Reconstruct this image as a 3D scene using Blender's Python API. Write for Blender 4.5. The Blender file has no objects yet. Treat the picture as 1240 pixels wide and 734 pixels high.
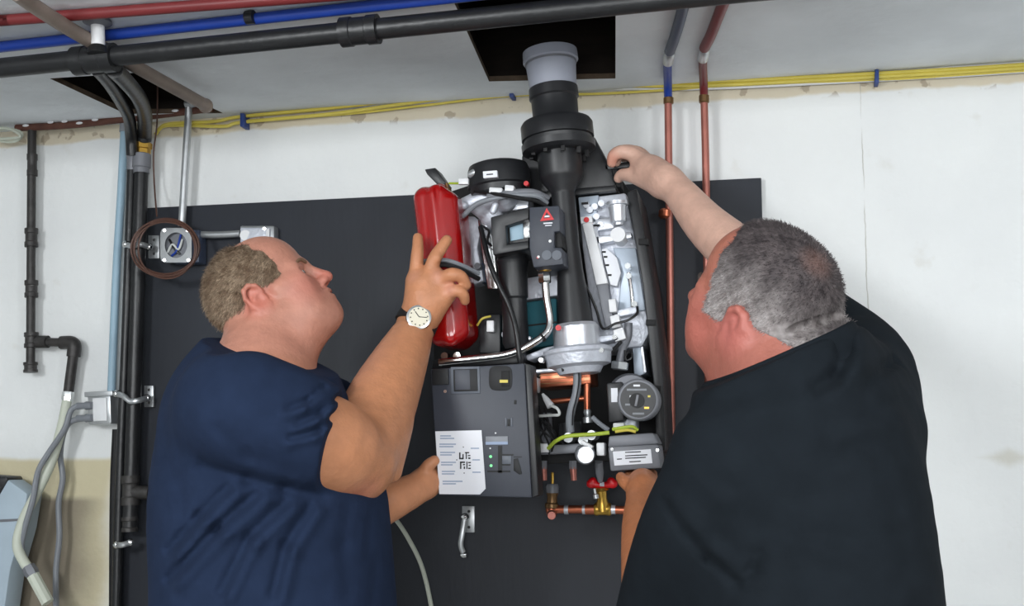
import bpy, bmesh, math, random
import numpy as np
from mathutils import Matrix, Vector

C = bpy.context.scene
COL = C.collection
random.seed(4)
rng = np.random.default_rng(4)

# ------------------------------------------------------------------ camera
FPX = 1400.0
CAM = np.array([0.0, -2.5, 1.4])
rot = Matrix.Rotation(math.radians(12.5), 3, 'Z') @ Matrix.Rotation(math.radians(90 + 7.7), 3, 'X') @ Matrix.Rotation(math.radians(0.12), 3, 'Z')
cam_d = bpy.data.cameras.new('camera'); cam = bpy.data.objects.new('camera', cam_d); COL.objects.link(cam)
cam.matrix_world = Matrix.Translation(Vector(CAM)) @ rot.to_4x4()
cam_d.sensor_width = 36; cam_d.lens = 36 * FPX / 1240; cam_d.clip_start = 0.05
C.camera = cam
# ------------------------------------------------------------------ light
C.view_settings.view_transform = 'Standard'; C.view_settings.look = 'None'; C.view_settings.gamma = 1
C.view_settings.use_curve_mapping = False
C.view_settings.exposure = -0.08
w = bpy.data.worlds.new('world'); C.world = w; w.use_nodes = True
w.node_tree.nodes['Background'].inputs[0].default_value = (0.75, 0.8, 0.9, 1)
w.node_tree.nodes['Background'].inputs[1].default_value = 0.3
def area(name, loc, aim, size, power, color):
    d = bpy.data.lights.new(name, 'AREA'); d.shape = 'RECTANGLE'; d.size = size[0]; d.size_y = size[1]; d.energy = power; d.color = color
    o = bpy.data.objects.new(name, d); COL.objects.link(o); o.location = loc
    o.rotation_euler = (Vector(aim) - Vector(loc)).to_track_quat('-Z', 'Y').to_euler()
area('work_light', (1.5, -2.9, 2.05), (-0.2, 0, 1.6), (0.5, 0.4), 27, (.96, 0.985, 1))
area('work_light', (-1.4, -3.0, 2.0), (0.1, 0, 1.6), (0.5, 0.4), 35, (.95, 0.98, 1))
area('front_fill', (0.1, -3.6, 1.45), (-0.2, 0, 1.7), (1.2, 0.9), 39, (.96, 0.985, 1))  # large soft fill added behind the camera to brighten fronts and metals

# ------------------------------------------------------------------ measuring: a point at a chosen distance from the wall
RM = np.array(rot)
def P(px, py, y):
    d = RM @ np.array([(px - 620) / FPX, -(py - 367) / FPX, -1.0])
    return CAM + d * ((y - CAM[1]) / d[1])
def PZ(px, py, z):
    d = RM @ np.array([(px - 620) / FPX, -(py - 367) / FPX, -1.0])
    return CAM + d * ((z - CAM[2]) / d[2])
def S(px, py, y):                       # metres per pixel there
    return float((P(px, py, y) - CAM) @ (-RM[:, 2])) / FPX

# ------------------------------------------------------------------ materials
def lin(c):
    return tuple(((v / 255) / 12.92 if v / 255 <= 0.04045 else ((v / 255 + 0.055) / 1.055) ** 2.4) for v in c)
MATS = {}
def mat(name, rgb, rough=0.5, metal=0.0, var=0.12, scale=12.0, bump=0.0, bscale=60.0, coat=0.0, spec=0.5, attr=False, emit=0.0, sheen=0.0, stretch=None):
    m = bpy.data.materials.new(name); m.use_nodes = True; nt = m.node_tree; N = nt.nodes; L = nt.links
    b = N['Principled BSDF']; c = lin(rgb)
    tc = N.new('ShaderNodeTexCoord'); src = tc.outputs['Object']
    if stretch:
        mp = N.new('ShaderNodeMapping'); mp.inputs['Scale'].default_value = stretch; L.new(src, mp.inputs[0]); src = mp.outputs[0]
    n = N.new('ShaderNodeTexNoise'); n.inputs['Scale'].default_value = scale; n.inputs['Detail'].default_value = 5; L.new(src, n.inputs['Vector'])
    r = N.new('ShaderNodeMapRange'); r.inputs[3].default_value = 1 - var; r.inputs[4].default_value = 1 + var; r.inputs[1].default_value = 0.25; r.inputs[2].default_value = 0.75
    L.new(n.outputs[0], r.inputs[0])
    mx = N.new('ShaderNodeVectorMath'); mx.operation = 'SCALE'; L.new(r.outputs[0], mx.inputs['Scale'])
    if attr:
        a = N.new('ShaderNodeAttribute'); a.attribute_name = 'Col'; L.new(a.outputs['Color'], mx.inputs[0])
    else:
        mx.inputs[0].default_value = c
    L.new(mx.outputs[0], b.inputs['Base Color'])
    b.inputs['Roughness'].default_value = rough; b.inputs['Metallic'].default_value = metal
    b.inputs['Coat Weight'].default_value = coat; b.inputs['Coat Roughness'].default_value = 0.08
    b.inputs['Specular IOR Level'].default_value = spec; b.inputs['Sheen Weight'].default_value = sheen
    if emit:
        b.inputs['Emission Color'].default_value = (*c, 1); b.inputs['Emission Strength'].default_value = emit
    if bump:
        n2 = N.new('ShaderNodeTexNoise'); n2.inputs['Scale'].default_value = bscale; n2.inputs['Detail'].default_value = 4; L.new(src, n2.inputs['Vector'])
        bp = N.new('ShaderNodeBump'); bp.inputs['Strength'].default_value = bump; bp.inputs['Distance'].default_value = 0.01
        L.new(n2.outputs[0], bp.inputs['Height']); L.new(bp.outputs[0], b.inputs['Normal'])
    MATS[name] = m
    return m
M = MATS
mat('black_plastic', (30, 31, 34), 0.42, var=0.1)
mat('black_matte', (16, 16, 18), 0.7)
mat('black_pipe', (27, 28, 30), 0.4, var=0.3, scale=25, bump=0.1)
mat('iron', (58, 56, 55), 0.5, metal=0.3, var=0.35, scale=40, bump=0.25)
mat('board', (41, 44, 51), 0.62, var=0.22, scale=5, bump=0.06, bscale=90, stretch=(1, 1, 0.15))
mat('panel_grey', (56, 60, 70), 0.5, var=0.05)
mat('panel_light', (84, 90, 100), 0.45, var=0.05)
mat('dark_hole', (10, 12, 16), 0.6)
mat('flue_grey', (148, 152, 164), 0.5, var=0.05)
mat('silver', (208, 211, 218), 0.33, metal=0.6, var=0.08, scale=30, bump=0.06)
mat('cast', (206, 210, 220), 0.4, metal=0.25, var=0.12, scale=30, bump=0.2, bscale=120)
mat('chrome', (225, 226, 226), 0.16, metal=1.0, var=0.05)
mat('zinc', (190, 193, 195), 0.38, metal=0.75, var=0.12, scale=40)
mat('dull_grey', (118, 120, 126), 0.5, metal=0.2, var=0.1)
mat('box_grey', (112, 114, 120), 0.45, var=0.06)
mat('white_plastic', (225, 226, 228), 0.4, var=0.03)
mat('white_paper', (232, 234, 240), 0.7, var=0.02)
mat('ink_blue', (150, 165, 190), 0.8, var=0.02)
mat('ink_black', (28, 28, 30), 0.8, var=0.02)
mat('red_tank', (158, 12, 13), 0.22, var=0.08, scale=8, coat=0.7)
mat('red', (200, 14, 24), 0.4, var=0.06)
mat('red_hose', (112, 36, 38), 0.45, var=0.08)
mat('blue_hose', (26, 60, 150), 0.45, var=0.08)
mat('slate_hose', (62, 72, 92), 0.45, var=0.08)
mat('light_blue', (150, 178, 195), 0.5, var=0.08)
mat('yellow_cable', (214, 196, 84), 0.5, var=0.08)
mat('yellow_green', (170, 190, 60), 0.5, var=0.08)
mat('white_cable', (205, 208, 205), 0.5, var=0.05)
mat('grey_cable', (128, 132, 138), 0.5, var=0.06)
mat('cream_cable', (200, 205, 190), 0.5, var=0.06)
mat('black_cable', (20, 20, 22), 0.45)
mat('brown_wire', (86, 58, 48), 0.5, var=0.1)
mat('copper', (186, 108, 80), 0.32, metal=0.85, var=0.12, scale=20)
mat('pink_copper', (176, 112, 100), 0.4, metal=0.6, var=0.15, scale=20)
mat('brass', (196, 156, 72), 0.3, metal=0.85, var=0.15, scale=40)
mat('brass_dark', (120, 92, 60), 0.4, metal=0.7, var=0.2, scale=40)
mat('rust', (92, 56, 44), 0.75, var=0.35, scale=30, bump=0.3)
mat('brown_pipe', (146, 132, 122), 0.5, metal=0.3, var=0.2, scale=20)
mat('pale_steel', (176, 187, 200), 0.4, metal=0.3, var=0.08)
mat('teal', (28, 92, 104), 0.7, var=0.15)
mat('blue_plastic', (40, 66, 130), 0.5)
mat('hand_truck_blue', (168, 184, 196), 0.6, var=0.06)
mat('green_led', (120, 230, 150), 0.4, emit=0.6)
mat('skin', (200, 150, 125), 0.46, var=0.1, scale=45, attr=True, bump=0.16, bscale=130, spec=0.4)
mat('hair', (100, 90, 80), 0.65, var=0.15, scale=260, attr=True, spec=0.25)
mat('navy_shirt', (32, 43, 65), 0.95, var=0.12, scale=30, bump=0.12, bscale=45, spec=0.1)
mat('dark_shirt', (25, 30, 35), 0.95, var=0.12, scale=30, bump=0.12, bscale=40, spec=0.1)
mat('trousers', (40, 48, 66), 0.9, var=0.1, spec=0.15)
mat('shoe', (24, 22, 20), 0.6)
mat('eye_white', (225, 218, 212), 0.2, var=0.02)
mat('iris', (60, 62, 60), 0.15)
mat('watch_face', (226, 220, 200), 0.3, var=0.02)
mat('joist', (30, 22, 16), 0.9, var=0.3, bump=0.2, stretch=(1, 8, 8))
mat('broken_edge', (84, 70, 56), 0.9, var=0.3, scale=40, bump=0.3)
mat('bare_floor', (186, 186, 184), 0.8, var=0.15, bump=0.2)

def wall_material():
    m = bpy.data.materials.new('painted_concrete'); m.use_nodes = True; nt = m.node_tree; N = nt.nodes; L = nt.links; b = N['Principled BSDF']
    g = N.new('ShaderNodeNewGeometry'); sp = N.new('ShaderNodeSeparateXYZ'); L.new(g.outputs['Position'], sp.inputs[0])
    def noise(scale, detail=5, vec=None):
        n = N.new('ShaderNodeTexNoise'); n.inputs['Scale'].default_value = scale; n.inputs['Detail'].default_value = detail
        L.new(vec or g.outputs['Position'], n.inputs['Vector']); return n.outputs[0]
    def math_(op, a, b_=None, c=None):
        n = N.new('ShaderNodeMath'); n.operation = op
        for i, v in enumerate((a, b_, c)):
            if v is None: continue
            if isinstance(v, (int, float)): n.inputs[i].default_value = v
            else: L.new(v, n.inputs[i])
        return n.outputs[0]
    def smooth(v, a, b_):
        n = N.new('ShaderNodeMapRange'); n.interpolation_type = 'SMOOTHSTEP'; L.new(v, n.inputs[0]); n.inputs[1].default_value = a; n.inputs[2].default_value = b_; return n.outputs[0]
    def mix(fac, c1, c2):
        n = N.new('ShaderNodeMix'); n.data_type = 'RGBA'; L.new(fac, n.inputs[0])
        for i, c in ((6, c1), (7, c2)):
            if isinstance(c, tuple): n.inputs[i].default_value = (*lin(c), 1)
            else: L.new(c, n.inputs[i])
        return n.outputs[2]
    zb = float(P(900, 121, 0)[2])
    x, z = sp.outputs[0], sp.outputs[2]
    col = mix(smooth(noise(3.0), 0.3, 0.75), (231, 233, 232), (224, 226, 226))
    col = mix(math_('MULTIPLY', smooth(noise(14.0, 8), 0.62, 0.75), 0.22), col, (196, 190, 176))
    zn = math_('ADD', z, math_('MULTIPLY', math_('SUBTRACT', noise(9.0), 0.5), 0.03))
    col = mix(smooth(zn, zb - .004, zb + .006), col, (214, 204, 182))                     # unpainted strip under the ceiling
    col = mix(math_('MULTIPLY', smooth(zn, 2.17, 2.185), math_('MULTIPLY', 0.6, smooth(noise(22), 0.58, 0.62))), col, (150, 132, 110))
    # cracked vertical pour joint
    xw = math_('ADD', x, math_('MULTIPLY', math_('SUBTRACT', noise(12.0), 0.5), 0.012))
    cx = float(P(1047, 250, 0)[0])
    line = math_('SUBTRACT', 1.0, smooth(math_('ABSOLUTE', math_('SUBTRACT', xw, cx)), 0.0002, 0.0018))
    col = mix(math_('MULTIPLY', line, math_('MULTIPLY', 0.7, smooth(noise(7.0), 0.42, 0.6))), col, (160, 156, 145))
    # beige band with a grey-brown area below it, low on the left
    xn = math_('ADD', x, math_('MULTIPLY', noise(6), 0.12))
    left = math_('SUBTRACT', 1.0, smooth(xn, -1.5, -1.42)); left2 = math_('SUBTRACT', 1.0, smooth(xn, -1.6, -1.45))
    z1, z2 = float(P(60, 556, 0)[2]), float(P(60, 603, 0)[2])
    zz = math_('ADD', z, math_('MULTIPLY', math_('SUBTRACT', noise(5.0), 0.5), 0.03))
    col = mix(math_('MULTIPLY', left, math_('SUBTRACT', 1.0, smooth(zz, z1 - 0.008, z1 + 0.008))), col, (206, 196, 164))
    col = mix(math_('MULTIPLY', left2, math_('SUBTRACT', 1.0, smooth(zz, z2 - 0.01, z2 + 0.01))), col, (134, 124, 108))
    # smudge at the right
    sx, sy, sz = P(1222, 554, 0)
    dd = math_('ADD', math_('MULTIPLY', math_('ABSOLUTE', math_('SUBTRACT', x, float(sx))), 1.0), math_('MULTIPLY', math_('ABSOLUTE', math_('SUBTRACT', z, float(sz))), 2.4))
    col = mix(math_('MULTIPLY', math_('SUBTRACT', 1.0, smooth(math_('ADD', dd, math_('MULTIPLY', math_('SUBTRACT', noise(20), 0.5), 0.06)), 0.015, 0.07)), 0.45), col, (186, 180, 158))
    L.new(col, b.inputs['Base Color']); b.inputs['Roughness'].default_value = 0.7
    bp = N.new('ShaderNodeBump'); bp.inputs['Strength'].default_value = 0.25; bp.inputs['Distance'].default_value = 0.01
    L.new(noise(35, 6), bp.inputs['Height']); L.new(bp.outputs[0], b.inputs['Normal'])
    return m
M['wall'] = wall_material()
mat('ceiling', (222, 226, 229), 0.8, var=0.14, scale=3.5, bump=0.35, bscale=22)
mat('plain_wall', (210, 211, 210), 0.8, var=0.06)

# ------------------------------------------------------------------ mesh helpers
def link(name, me, m, parent=None, smooth=True):
    o = bpy.data.objects.new(name, me); COL.objects.link(o)
    if m: me.materials.append(M[m] if isinstance(m, str) else m)
    if parent is not None: o.parent = parent
    return o
def tag(o, label=None, cat=None, group=None, kind=None):
    if label: o['label'] = label
    if cat: o['category'] = cat
    if group: o['group'] = group
    if kind: o['kind'] = kind
    return o
def thing(name, label, cat, loc, group=None):
    o = bpy.data.objects.new(name, None); COL.objects.link(o); o.location = loc; o.empty_display_size = 0.02
    return tag(o, label, cat, group)
class MB:
    """collects shapes in world space, builds them as one mesh"""
    def __init__(s): s.bm = bmesh.new()
    def _face(s, vs):
        try: return s.bm.faces.new(vs)
        except ValueError: return None
    def ring_loft(s, rings, cap=True):
        R = [[s.bm.verts.new(p) for p in r] for r in rings]
        n = len(R[0])
        for a, b in zip(R, R[1:]):
            for i in range(n): s._face((a[i], a[(i + 1) % n], b[(i + 1) % n], b[i]))
        if cap: s._face(R[0][::-1]); s._face(R[-1])
        return s
    def lathe(s, a, b, prof, n=28, cap=True):
        """prof: list of (t along a->b in 0..1, radius in m)"""
        a, b = np.array(a, float), np.array(b, float); ax = (b - a); L = np.linalg.norm(ax); u = ax / L
        r = np.array([1, 0, 0]) if abs(u[0]) < 0.8 else np.array([0, 1, 0])
        e1 = np.cross(u, r); e1 /= np.linalg.norm(e1); e2 = np.cross(u, e1)
        rings = []
        for t, rad in prof:
            c = a + ax * t
            rings.append([c + rad * (math.cos(2 * math.pi * i / n) * e1 + math.sin(2 * math.pi * i / n) * e2) for i in range(n)])
        return s.ring_loft(rings, cap)
    def cyl(s, a, b, r, r2=None, n=20): return s.lathe(a, b, [(0, r), (1, r if r2 is None else r2)], n)
    def tube(s, pts, r, n=10, smooth=6, closed=False):
        pts = [np.array(p, float) for p in pts]
        if smooth and len(pts) > 2:
            q = []
            m = len(pts)
            for i in range(m if closed else m - 1):
                p1, p2 = pts[i], pts[(i + 1) % m]
                p0 = pts[i - 1] if (i > 0 or closed) else p1 - (p2 - p1)
                p3 = pts[(i + 2) % m] if (i + 2 < m or closed) else p2 + (p2 - p1)
                for k in range(smooth):
                    t = k / smooth
                    q.append(0.5 * ((2 * p1) + (p2 - p0) * t + (2 * p0 - 5 * p1 + 4 * p2 - p3) * t * t + (3 * p1 - p0 - 3 * p2 + p3) * t ** 3))
            if not closed: q.append(pts[-1])
            pts = q
        m = len(pts); nrm = None; rings = []
        for i in range(m):
            if closed: t = pts[(i + 1) % m] - pts[i - 1]
            else: t = pts[min(i + 1, m - 1)] - pts[max(i - 1, 0)]
            t = t / (np.linalg.norm(t) + 1e-12)
            if nrm is None:
                r0 = np.array([0, 0, 1.0]) if abs(t[2]) < 0.8 else np.array([1.0, 0, 0])
                nrm = np.cross(t, r0)
            nrm = nrm - t * (nrm @ t); nrm /= np.linalg.norm(nrm); bn = np.cross(t, nrm)
            rad = r[min(i * len(r) // m, len(r) - 1)] if isinstance(r, (list, tuple)) else r
            rings.append([pts[i] + rad * (math.cos(2 * math.pi * k / n) * nrm + math.sin(2 * math.pi * k / n) * bn) for k in range(n)])
        if closed: rings.append(rings[0]); return s.ring_loft(rings, False)
        return s.ring_loft(rings)
    def prism(s, poly, vec, bev=0.0, seg=2):
        poly = [np.array(p, float) for p in poly]; v = np.array(vec, float)
        b2 = bmesh.new()
        A = [b2.verts.new(p) for p in poly]; B = [b2.verts.new(p + v) for p in poly]; n = len(A)
        b2.faces.new(A[::-1]); b2.faces.new(B)
        for i in range(n): b2.faces.new((A[i], A[(i + 1) % n], B[(i + 1) % n], B[i]))
        bmesh.ops.recalc_face_normals(b2, faces=b2.faces)
        if bev: bmesh.ops.bevel(b2, geom=list(b2.edges), offset=bev, segments=seg, affect='EDGES', profile=0.5)
        mp = {x: s.bm.verts.new(x.co) for x in b2.verts}
        for f in b2.faces: s._face([mp[x] for x in f.verts])
        b2.free(); return s
    def slab(s, px, y, depth, bev=0.002):
        """outline given on the plane y, solid going back towards the wall by depth"""
        return s.prism([P(a, b, y) for a, b in px], (0, depth, 0), bev)
    def box(s, lo, hi, bev=0.0):
        x0, y0, z0 = lo; x1, y1, z1 = hi
        return s.prism([(x0, y0, z0), (x1, y0, z0), (x1, y0, z1), (x0, y0, z1)], (0, y1 - y0, 0), bev)
    def ball(s, c, r, sx=1, sy=1, sz=1, n=14):
        m = bmesh.ops.create_uvsphere(s.bm, u_segments=n, v_segments=n // 2 + 2, radius=1)
        for v in m['verts']: v.co = Vector((c[0] + v.co.x * r * sx, c[1] + v.co.y * r * sy, c[2] + v.co.z * r * sz))
        return s
    def build(s, name, m, parent=None, smooth=True):
        bmesh.ops.recalc_face_normals(s.bm, faces=s.bm.faces)
        me = bpy.data.meshes.new(name)
        off = np.zeros(3)
        if parent is not None: off = np.array(parent_origin(parent))
        else:
            cs = np.array([v.co for v in s.bm.verts]); off = np.array([(cs[:, 0].min() + cs[:, 0].max()) / 2, (cs[:, 1].min() + cs[:, 1].max()) / 2, cs[:, 2].min()])
        for v in s.bm.verts: v.co -= Vector(off)
        for f in s.bm.faces: f.smooth = smooth
        if smooth:
            for e in s.bm.edges:
                if len(e.link_faces) == 2 and e.calc_face_angle(0) > 0.6: e.smooth = False
        s.bm.to_mesh(me); s.bm.free()
        o = link(name, me, m, parent)
        if parent is None: o.location = off
        return o
def parent_origin(o):
    p = Vector(o.location)
    while o.parent is not None:
        o = o.parent; p = p + Vector(o.location)
    return p
def T(pts):                                # pixel/depth triples to points
    return [P(*p) for p in pts]
def part_tube(name, m, parent, pts, rpx, n=10, smooth=6):
    return MB().tube(T(pts), rpx * S(*pts[0]), n, smooth).build(name, m, parent)
def part_slab(name, m, parent, px, y, depth, bev=0.002):
    return MB().slab(px, y, depth, bev).build(name, m, parent)
def rect(x0, y0, x1, y1, tilt=0.0):
    cx, cy = (x0 + x1) / 2, (y0 + y1) / 2; c, s_ = math.cos(tilt), math.sin(tilt)
    return [(cx + (a - cx) * c - (b - cy) * s_, cy + (a - cx) * s_ + (b - cy) * c) for a, b in ((x0, y1), (x1, y1), (x1, y0), (x0, y0))]
def axis_lathe(name, m, parent, a, b, prof, n=28):
    """prof in (pixel row or t, radius px): t given as fraction of the pixel axis a->b"""
    s_ = S(*a)
    return MB().lathe(P(*a), P(*b), [(t, r * s_) for t, r in prof], n).build(name, m, parent)

# ------------------------------------------------------------------ distance-field modelling for bodies and clothes
class Field:
    def __init__(s, lo, hi, h):
        s.h = h; s.lo = np.array(lo, float); n = np.ceil((np.array(hi) - s.lo) / h).astype(int) + 1
        s.ax = [(s.lo[i] + h * np.arange(n[i])).astype(np.float32) for i in range(3)]
        s.f = np.full(n, 1.0, np.float32)
    def reg(s, lo, hi):
        i0 = np.clip(np.floor((np.array(lo) - s.lo) / s.h).astype(int), 0, s.f.shape)
        i1 = np.clip(np.ceil((np.array(hi) - s.lo) / s.h).astype(int) + 1, 0, s.f.shape)
        if np.any(i1 <= i0): return None, None
        sl = tuple(slice(a, b) for a, b in zip(i0, i1))
        return sl, (s.ax[0][sl[0]][:, None, None], s.ax[1][sl[1]][None, :, None], s.ax[2][sl[2]][None, None, :])
    def put(s, sl, d, k, sub):
        f = s.f[sl]
        if sub: a, b, sg = -f, d, -1
        else: a, b, sg = f, d, 1
        if k > 0:
            h = np.maximum(k - np.abs(a - b), 0) / k
            r = np.minimum(a, b) - h * h * k * 0.25
        else: r = np.minimum(a, b)
        s.f[sl] = sg * r
    def cone(s, a, b, ra, rb, k=0.02, sub=False, flat=None):
        a, b = np.array(a, float), np.array(b, float); m = max(ra, rb) + k + 0.025
        if flat is not None: m += np.abs(flat[1])
        sl, G = s.reg(np.minimum(a, b) - m, np.maximum(a, b) + m)
        if sl is None: return s
        ab = b - a; q = [G[i] - np.float32(a[i]) for i in range(3)]
        if flat is not None:                      # elongated along the unit vector flat[0] by flat[1]
            u = np.array(flat[0]); pr = q[0] * u[0] + q[1] * u[1] + q[2] * u[2]
            # centre the elongation on the axis
            pr = np.clip(pr - 0.0, -flat[1], flat[1]); q = [q[i] - pr * np.float32(u[i]) for i in range(3)]
        t = np.clip((q[0] * ab[0] + q[1] * ab[1] + q[2] * ab[2]) / max(ab @ ab, 1e-12), 0, 1)
        d = np.sqrt((q[0] - t * ab[0]) ** 2 + (q[1] - t * ab[1]) ** 2 + (q[2] - t * ab[2]) ** 2) - (ra + (rb - ra) * t)
        s.put(sl, d.astype(np.float32), k, sub); return s
    def ell(s, c, r, R=None, k=0.02, sub=False):
        c, r = np.array(c, float), np.array(r, float); m = r.max() + k + 0.025
        sl, G = s.reg(c - m, c + m)
        if sl is None: return s
        R = np.eye(3) if R is None else np.array(R)
        q = [G[i] - np.float32(c[i]) for i in range(3)]
        l = [sum(q[i] * R[i, j] for i in range(3)) for j in range(3)]
        k0 = np.sqrt(sum((l[j] / r[j]) ** 2 for j in range(3))); k1 = np.sqrt(sum((l[j] / r[j] ** 2) ** 2 for j in range(3))) + 1e-9
        s.put(sl, (k0 * (k0 - 1) / k1).astype(np.float32), k, sub); return s
    def chain(s, pts, k=0.02, sub=False, smooth=True):
        """one limb: tapering segments without bulges at the joints, blended into the rest by k"""
        A = np.array([list(p) + [r] for p, r in pts], float)
        if smooth and len(A) > 2:
            q = []
            for i in range(len(A) - 1):
                p1, p2 = A[i], A[i + 1]; p0 = A[i - 1] if i else 2 * p1 - p2; p3 = A[i + 2] if i + 2 < len(A) else 2 * p2 - p1
                for t in (0, .25, .5, .75): q.append(.5 * (2 * p1 + (p2 - p0) * t + (2 * p0 - 5 * p1 + 4 * p2 - p3) * t * t + (3 * p1 - p0 - 3 * p2 + p3) * t ** 3))
            A = np.array(q + [A[-1]])
        m = A[:, 3].max() + k + .025
        sl, G = s.reg(A[:, :3].min(0) - m, A[:, :3].max(0) + m)
        if sl is None: return s
        D = np.full(s.f[sl].shape, 1.0, np.float32); lo0 = [c.start for c in sl]
        for a, b in zip(A, A[1:]):
            m2 = max(a[3], b[3]) + k + .025
            s2, g2 = s.reg(np.minimum(a[:3], b[:3]) - m2, np.maximum(a[:3], b[:3]) + m2)
            if s2 is None: continue
            ab = (b - a)[:3]; v = [g2[i] - np.float32(a[i]) for i in range(3)]
            t = np.clip((v[0] * ab[0] + v[1] * ab[1] + v[2] * ab[2]) / max(ab @ ab, 1e-12), 0, 1)
            d = np.sqrt((v[0] - t * ab[0]) ** 2 + (v[1] - t * ab[1]) ** 2 + (v[2] - t * ab[2]) ** 2) - (a[3] + (b[3] - a[3]) * t)
            s3 = tuple(slice(c.start - o, c.stop - o) for c, o in zip(s2, lo0)); D[s3] = np.minimum(D[s3], d)
        s.put(sl, D, k, sub); return s
    def chain_px(s, pts, k=0.02, sub=False):
        return s.chain([(P(a, b, y), r * S(a, b, y)) for a, b, y, r in pts], k, sub)
    def plane_cut(s, p, n, k=0.0):               # removes the side the normal points to
        n = np.array(n, float) / np.linalg.norm(n); X, Y, Z = s.ax
        d = (X[:, None, None] - p[0]) * n[0] + (Y[None, :, None] - p[1]) * n[1] + (Z[None, None, :] - p[2]) * n[2]
        s.f = np.maximum(s.f, d.astype(np.float32)); return s
    def crease(s, pts, amp, wid, ymax=None):     # fold line running over the side that faces the room
        q = [P(*p) for p in pts]
        for a, b in zip(q, q[1:]):
            m = wid * 3
            lo = np.minimum(a, b) - m; hi = np.maximum(a, b) + m; lo[1] -= 0.25; hi[1] += 0.12
            sl, G = s.reg(lo, hi)
            if sl is None: continue
            v = (CAM - (a + b) / 2); v /= np.linalg.norm(v)
            qq = [G[i] - np.float32(a[i]) for i in range(3)]; ab = b - a
            ab = ab - v * (ab @ v); L2 = max(ab @ ab, 1e-9)
            pv = qq[0] * v[0] + qq[1] * v[1] + qq[2] * v[2]; qq = [qq[i] - pv * v[i] for i in range(3)]
            t = (qq[0] * ab[0] + qq[1] * ab[1] + qq[2] * ab[2]) / L2; tc = np.clip(t, 0, 1)
            d2 = sum((qq[i] - tc * ab[i]) ** 2 for i in range(3))
            s.f[sl] = s.f[sl] + (amp * np.exp(-d2 / wid ** 2)).astype(np.float32)
        return s
    def mesh(s):
        f = s.f; sg = f < 0
        n = np.array(f.shape) - 1
        cnt = np.zeros(n, np.int8); offs = [(i, j, k) for i in (0, 1) for j in (0, 1) for k in (0, 1)]
        for o in offs: cnt += sg[o[0]:o[0] + n[0], o[1]:o[1] + n[1], o[2]:o[2] + n[2]]
        act = (cnt > 0) & (cnt < 8); idx = np.argwhere(act); N = len(idx)
        ids = np.full(n, -1, np.int32); ids[act] = np.arange(N)
        val = {o: f[idx[:, 0] + o[0], idx[:, 1] + o[1], idx[:, 2] + o[2]] for o in offs}
        acc = np.zeros((N, 3)); c = np.zeros(N)
        for o in offs:
            for a in range(3):
                if o[a]: continue
                o2 = list(o); o2[a] = 1; o2 = tuple(o2); v0, v1 = val[o], val[o2]
                x = (v0 < 0) != (v1 < 0); t = np.where(x, v0 / np.where(x, v0 - v1, 1), 0)
                p = np.array(o, float)[None, :].repeat(N, 0); p[:, a] = t
                acc += p * x[:, None]; c += x
        V = s.lo + s.h * (idx + acc / c[:, None])
        Fs = []
        for a in range(3):
            b, c_ = (a + 1) % 3, (a + 2) % 3
            s0 = [slice(None)] * 3; s1 = [slice(None)] * 3; s0[a] = slice(0, -1); s1[a] = slice(1, None)
            ch = sg[tuple(s0)] != sg[tuple(s1)]; e = np.argwhere(ch)
            e = e[(e[:, b] > 0) & (e[:, c_] > 0) & (e[:, b] < n[b]) & (e[:, c_] < n[c_])]
            inside = sg[e[:, 0], e[:, 1], e[:, 2]]
            def cell(db, dc):
                q = e.copy(); q[:, b] += db; q[:, c_] += dc; return ids[q[:, 0], q[:, 1], q[:, 2]]
            quad = np.stack([cell(-1, -1), cell(0, -1), cell(0, 0), cell(-1, 0)], 1)
            quad[~inside] = quad[~inside][:, ::-1]
            Fs.append(quad)
        return V, np.concatenate(Fs)
def np_mesh(name, V, F, col=None):
    me = bpy.data.meshes.new(name)
    me.vertices.add(len(V)); me.vertices.foreach_set('co', np.ascontiguousarray(V, np.float32).ravel())
    k = F.shape[1]
    me.loops.add(F.size); me.loops.foreach_set('vertex_index', np.ascontiguousarray(F, np.int32).ravel())
    me.polygons.add(len(F)); me.polygons.foreach_set('loop_start', np.arange(0, F.size, k, dtype=np.int32))
    me.polygons.foreach_set('use_smooth', np.ones(len(F), bool))
    me.update(calc_edges=True)
    if col is not None:
        a = me.color_attributes.new('Col', 'FLOAT_COLOR', 'POINT')
        a.data.foreach_set('color', np.concatenate([col, np.ones((len(V), 1))], 1).astype(np.float32).ravel())
    return me
def relax(V, Q, wgt, it):
    E_ = np.concatenate([Q[:, [0, 1]], Q[:, [1, 2]], Q[:, [2, 3]], Q[:, [3, 0]]]); n = len(V)
    deg = np.bincount(E_[:, 0], minlength=n) + np.bincount(E_[:, 1], minlength=n); w_ = wgt[:, None]
    for i in range(it):
        A = np.stack([np.bincount(E_[:, 0], V[E_[:, 1], a], n) + np.bincount(E_[:, 1], V[E_[:, 0], a], n) for a in range(3)], 1) / np.maximum(deg, 1)[:, None]
        V = V + (A - V) * w_ * (.6 if i % 2 == 0 else -.55 if it > 30 else .6)
    return V
def field_obj(F, name, m, parent, colfn=None, relaxfn=None, it=14):
    V, Q = F.mesh()
    if relaxfn is not None: V = relax(V, Q, relaxfn(V), it)
    col = colfn(V) if colfn else None
    off = np.array(parent_origin(parent)) if parent is not None else np.zeros(3)
    o = link(name, np_mesh(name, V - off, Q, col), m, parent)
    return o, V, Q
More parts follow.
